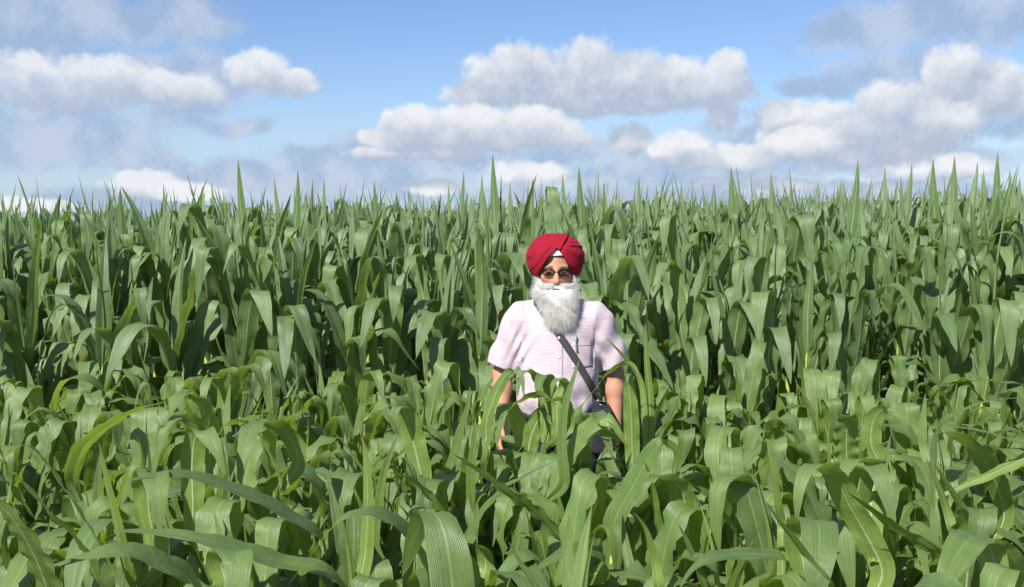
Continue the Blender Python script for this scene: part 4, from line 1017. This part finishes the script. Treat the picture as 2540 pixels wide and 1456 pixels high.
def strands(roots, nrm, L, n=9, grav=1.0, curl=.5, spread=.5, seed=3, comb_=None):
    r_ = np.random.default_rng(seed); k_ = len(roots); P = np.zeros((k_, n, 3)); P[:, 0] = roots
    cen = np.array([bc, -.06, 1.60]); out = roots - cen; out[:, 2] = 0; out /= np.linalg.norm(out, axis=1)[:, None] + 1e-9
    d = nrm * .55 + np.array([0, 0, -1.]) * grav + out * spread * .4 + r_.normal(0, .22, (k_, 3))
    if comb_ is not None: d = d + comb_
    d /= np.linalg.norm(d, axis=1)[:, None]; ph = np.stack([np.sin(roots @ q) * 3.1 for q in np.array([[210., 60, 90], [120, 190, -140], [-170, 90, 160]])], -1) + r_.normal(0, .7, (k_, 3)); fr = r_.uniform(2.5, 5.5, (k_, 3)); st = (L / (n - 1))[:, None]
    for i in range(1, n):
        t = i / (n - 1); w_ = curl * np.sin(fr * t * 2.2 + ph)
        dd = d + w_ + np.array([0, 0, -.55]) * t * grav; dd /= np.linalg.norm(dd, axis=1)[:, None]; P[:, i] = P[:, i - 1] + dd * st
    return P
def off_mouth(v): return ~((v[:, 2] > 1.558) & (np.abs(v[:, 0] - HX) < .064)) & ~((np.abs(v[:, 0] - HX) < .027) & (v[:, 2] > 1.527) & (v[:, 2] < 1.575) & (v[:, 1] < -.06))
ch = rng.integers(0, len(Vd), 34000); ok = (Nd[ch][:, 1] < .5) & off_mouth(Vd[ch]); ch = ch[ok]
zr = Vd[ch][:, 2]; L = np.clip(.016 + (1.60 - zr) * .19, .012, .055) * rng.uniform(.5, 1.25, len(ch)); fly = rng.random(len(ch)) < .05; L = np.where(fly, L * 1.6, L)
hair('hair_strands', strands(Vd[ch] - Nd[ch] * .004, Nd[ch], L * .9, 9, 1., .30), .00026, M_strand, beard)['kind'] = 'stuff'
ch = rng.integers(0, len(Vd), 9000); side = (np.abs(Vd[ch][:, 0] - bc) > .055); ch = ch[side][:1300]
L = rng.uniform(.018, .045, len(ch)); cb = np.stack([np.sign(Vd[ch][:, 0] - bc) * .9, 0 * L, 0 * L + .5], -1)
hair('fly_away_hair', strands(Vd[ch], Nd[ch], L, 9, .7, .75, .8, 5, cb), .00034, M_strand, beard)['kind'] = 'stuff'
# moustache: a core sweeping to both sides plus strands
g = SDF((HX - .09, -.14, 1.50), (HX + .09, -.03, 1.58), .003)
for s in (-1, 1):
    g.cone((HX + s * .006, -.1025, 1.552), (HX + s * .030, -.098, 1.544), .0082, .0105, .006); g.cone((HX + s * .030, -.098, 1.544), (HX + s * .058, -.082, 1.546), .0105, .008, .008)
    g.cone((HX + s * .058, -.080, 1.548), (HX + s * .074, -.062, 1.556), .007, .004, .008)
Vm, Fm = g.mesh(); mus = child('moustache', Vm, Fm, M_hair, label='white moustache swept to both sides'); Nm = normals(Vm, Fm)
ch = rng.integers(0, len(Vm), 2600); sx_ = np.sign(Vm[ch][:, 0] - HX); cb = np.stack([sx_ * 2.2, 0 * sx_ + .5 * np.abs(Vm[ch][:, 0] - HX) / .06, 0 * sx_ + .45], -1)
hair('hair_strands', strands(Vm[ch], Nm[ch], rng.uniform(.008, .022, len(ch)), 7, .25, .25, .2, 8, cb), .0003, M_strand, mus)['kind'] = 'stuff'
fcv = Vb[(np.abs(Vb[:, 1] + .083) < .02) & (np.abs(Vb[:, 2] - 1.634 + 1.2 * np.abs(np.abs(Vb[:, 0] - HX) - .028) ** 2 * 20) < .006) & (np.abs(Vb[:, 0] - HX) > .009) & (np.abs(Vb[:, 0] - HX) < .050)]
ch = rng.integers(0, len(fcv), 420); rt = fcv[ch] + rng.normal(0, .001, (420, 3)); sx_ = np.sign(rt[:, 0] - HX)
hair('eyebrow', strands(rt, np.tile([0, -.25, 0], (420, 1)), rng.uniform(.005, .009, 420), 5, .1, .2, 0, 9, np.stack([sx_ * 1.8, 0 * sx_, 0 * sx_ + .2], -1)), .0003, M_brow, person)
# eyes, half closed against the sun
M_eye = plain('eyeball', (.06, .045, .04), .15, .6, 0, .2, 200)
def ellipsoid(c, r, n=16, m=10):
    V = [(c[0] + r[0] * math.sin(math.pi * j / m) * math.cos(2 * math.pi * i / n), c[1] + r[1] * math.sin(math.pi * j / m) * math.sin(2 * math.pi * i / n), c[2] + r[2] * math.cos(math.pi * j / m)) for j in range(m + 1) for i in range(n)]
    F = [[j * n + i, (j + 1) * n + i, (j + 1) * n + (i + 1) % n, j * n + (i + 1) % n] for j in range(m) for i in range(n)]; return np.array(V), np.array(F)
for s in (-1, 1):
    V, F = ellipsoid((HX + s * .032, -.0795, 1.6085), (.0125, .0062, .0036)); child('eye', V, F, M_eye)

# ---- eyeglasses: things he wears, each of its own
M_frame = plain('dark_metal', (.04, .035, .035), .3, .5, .8, .05)
def glass_mat():
    m, k, b, out = mat('tinted_lens'); b.inputs['Base Color'].default_value = (.34, .335, .33, 1); b.inputs['Roughness'].default_value = .03
    b.inputs['Transmission Weight'].default_value = 1.; b.inputs['IOR'].default_value = 1.12; b.inputs['Specular IOR Level'].default_value = .9; return m
def wire(pts, r, m=6, closed=False):
    pts = np.array(pts, float); n = len(pts); V = []
    for i in range(n):
        a = pts[(i - 1) % n] if closed or i > 0 else pts[i]; b = pts[(i + 1) % n] if closed or i < n - 1 else pts[i]
        T = b - a; T /= np.linalg.norm(T) + 1e-12; U = np.cross(T, [0, 0, 1.] if abs(T[2]) < .9 else [1., 0, 0]); U /= np.linalg.norm(U); W = np.cross(T, U)
        for j in range(m): V.append(pts[i] + r * (math.cos(j * 2 * math.pi / m) * U + math.sin(j * 2 * math.pi / m) * W))
    F = []
    for i in range(n if closed else n - 1):
        for j in range(m): F.append([i * m + j, i * m + (j + 1) % m, ((i + 1) % n) * m + (j + 1) % m, ((i + 1) % n) * m + j])
    return np.array(V), np.array(F)
gl = bpy.data.objects.new('eyeglasses', None); C.objects.link(gl); gl.location = person_loc; gl['label'] = 'thin dark metal eyeglasses with grey tinted lenses on the face of the man'; gl['category'] = 'eyeglasses'
M_lens = glass_mat()
for s in (-1, 1):
    rim = []
    for i in range(28):
        a = i * 2 * math.pi / 28; ca, sa = math.cos(a), math.sin(a); e = .52
        xx = .0260 * math.copysign(abs(ca) ** e, ca); zz = .0150 * math.copysign(abs(sa) ** e, sa)
        rim.append((HX + s * .0325 + xx, -.101 + .35 * max(0, abs(s * .0325 + xx) - .03), 1.607 + zz + .001))
    rim = np.array(rim); V, F = wire(rim, .0013, 6, True); child('rim', V, F, M_frame, gl)
    cen = rim.mean(0); V = np.vstack([rim * [1, 1, 1], cen[None] + [0, -.001, 0], rim + [0, .0015, 0], cen[None] + [0, .0005, 0]])
    F3 = [[i, (i + 1) % 28, 28, 28] for i in range(28)] + [[29 + (i + 1) % 28, 29 + i, 57, 57] for i in range(28)]
    me = bpy.data.meshes.new('lens'); me.from_pydata([tuple(v) for v in V], [], [f[:3] for f in F3] + [[i, 29 + i, 29 + (i + 1) % 28, (i + 1) % 28] for i in range(28)]); me.materials.append(M_lens); obj('lens', me, gl)
    V, F = wire([(HX + s * .0585, -.091, 1.616), (HX + s * .066, -.085, 1.617), (HX + s * .078, -.060, 1.615), (HX + s * .084, .0, 1.612)], .0011); child('temple', V, F, M_frame, gl)
V, F = wire([(HX - .0065, -.102, 1.612), (HX, -.106, 1.6145), (HX + .0065, -.102, 1.612)], .0013); child('bridge', V, F, M_frame, gl)

# ---- shoulder bag on its strap
bag = bpy.data.objects.new('shoulder_bag', None); C.objects.link(bag); bag.location = person_loc; bag['label'] = 'dark grey shoulder bag slung across the chest of the man to his left hip'; bag['category'] = 'bag'
M_strap = plain('grey_webbing', (.055, .058, .065), .75, .25, 0, .2, 300, .3); M_bag = plain('bag_fabric', (.022, .024, .03), .8, .2, 0, .2, 200, .3)
S0, S1 = np.array([-.098, 1.47]), np.array([.182, 1.035])
path = []
for i in range(40):
    t = i / 39; xz = S0 * (1 - t) + S1 * t; xz = xz + np.array([.010, .004]) * math.sin(math.pi * t)
    path.append(xz)
path = np.array(path); V = []
dirn = np.gradient(path, axis=0); dirn /= np.linalg.norm(dirn, axis=1)[:, None]; nrm2 = np.stack([-dirn[:, 1], dirn[:, 0]], -1)
cen = []
for i in range(40):
    l = front(*(path[i] - nrm2[i] * .0165), off=.0035)[0]; m_ = front(*path[i], off=.0035)[0]; r2 = front(*(path[i] + nrm2[i] * .0165), off=.0035)[0]
    yy = min(l[1] + .004, m_[1], r2[1] + .004); V.append([l, m_, r2])
Y = np.array([[p[1] for p in v] for v in V]); Ysm = Y.copy()
for _ in range(3): Ysm[1:-1] = (Ysm[:-2] + Ysm[1:-1] * 2 + Ysm[2:]) / 4
Y = np.minimum(Ysm, Y) ; V = np.array(V); V[:, :, 1] = Y
# over the shoulder and down the back
b0 = V[0]; back = []
for (bx, by, bz) in ((-.100, -.03, 1.506), (-.100, .03, 1.512), (-.085, .09, 1.47), (-.02, .150, 1.32), (.10, .158, 1.15), (.175, .11, 1.03)):
    back.append(np.array([[bx - .012, by, bz - .010], [bx, by, bz], [bx + .012, by, bz + .008]]))
V = np.concatenate([np.array(back[::-1]), V]); n = len(V)
Vt = np.concatenate([V.reshape(-1, 3), (V + np.array([0, .0022, 0])).reshape(-1, 3)]); I = np.arange(n * 3).reshape(n, 3)
F = np.stack([I[:-1, :-1], I[:-1, 1:], I[1:, 1:], I[1:, :-1]], -1).reshape(-1, 4)
E = np.concatenate([np.stack([I[:-1, 0], I[1:, 0], I[1:, 0] + n * 3, I[:-1, 0] + n * 3], -1), np.stack([I[1:, 2], I[:-1, 2], I[:-1, 2] + n * 3, I[1:, 2] + n * 3], -1)])
child('strap', Vt, np.vstack([F, F[:, ::-1] + n * 3, E]), M_strap, bag)
g = SDF((.08, -.20, .74), (.30, .12, 1.05), .006)
def rb(x, y, z):
    q = np.stack([np.abs(x - .195) - .030, np.abs(y + .055) - .085, np.abs(z - .90) - .085], -1)
    return np.linalg.norm(np.maximum(q, 0), axis=-1) + np.minimum(q.max(-1), 0) - .018
g.union(rb, (.14, -.17, .79), (.25, .06, 1.02)); V, F = g.mesh(); child('bag_body', V, F, M_bag, bag)
V, F = wire([(.168, -.150, 1.045), (.196, -.140, 1.036), (.190, -.138, 1.020), (.162, -.148, 1.029)], .0025, 6, True); child('buckle', V, F, plain('steel', (.6, .6, .6), .25, .5, 1., .05), bag)

# ---- pen clipped to the pocket, steel bangle on the wrist
pen = bpy.data.objects.new('pen', None); C.objects.link(pen); pen.location = person_loc; pen['label'] = 'pen with a pale blue cap clipped in the shirt pocket of the man'; pen['category'] = 'pen'
a, _ = front(.072, 1.325, off=.009); b, _ = front(.076, 1.262, off=.010)
mid = a * .75 + b * .25
V, F = wire([a + [0, 0, .004], a, mid], .0042, 8); child('cap', V, F, plain('pale_blue_plastic', (.30, .48, .55), .3, .5), pen)
V, F = wire([mid, b, b - [0, -.002, .004]], .0036, 8); child('barrel', V, F, plain('grey_plastic', (.22, .22, .25), .35, .5), pen)
V, F = wire([a + [.003, -.006, 0], a + [.003, -.007, -.02], a + [.003, -.0055, -.038]], .0013, 6); child('clip', V, F, plain('steel_clip', (.7, .7, .7), .25, .5, 1.), pen)
w_ = np.array(ARM[-1]['wr']); e_ = np.array(ARM[-1]['el']); d = (w_ - e_) / np.linalg.norm(w_ - e_); cc = w_ - d * .035
u_ = np.cross(d, [1, 0, 0]); u_ /= np.linalg.norm(u_); v_ = np.cross(d, u_)
V, F = wire([cc + .0335 * (math.cos(t) * u_ + math.sin(t) * v_) for t in np.linspace(0, 2 * math.pi, 33)[:-1]], .0026, 8, True)
bm_ = obj('bangle', mesh_np('bangle', V, F, plain('polished_steel', (.85, .84, .82), .18, .5, 1., .02)), None, person_loc, 'plain shiny steel bangle on the right wrist of the man', 'bangle')
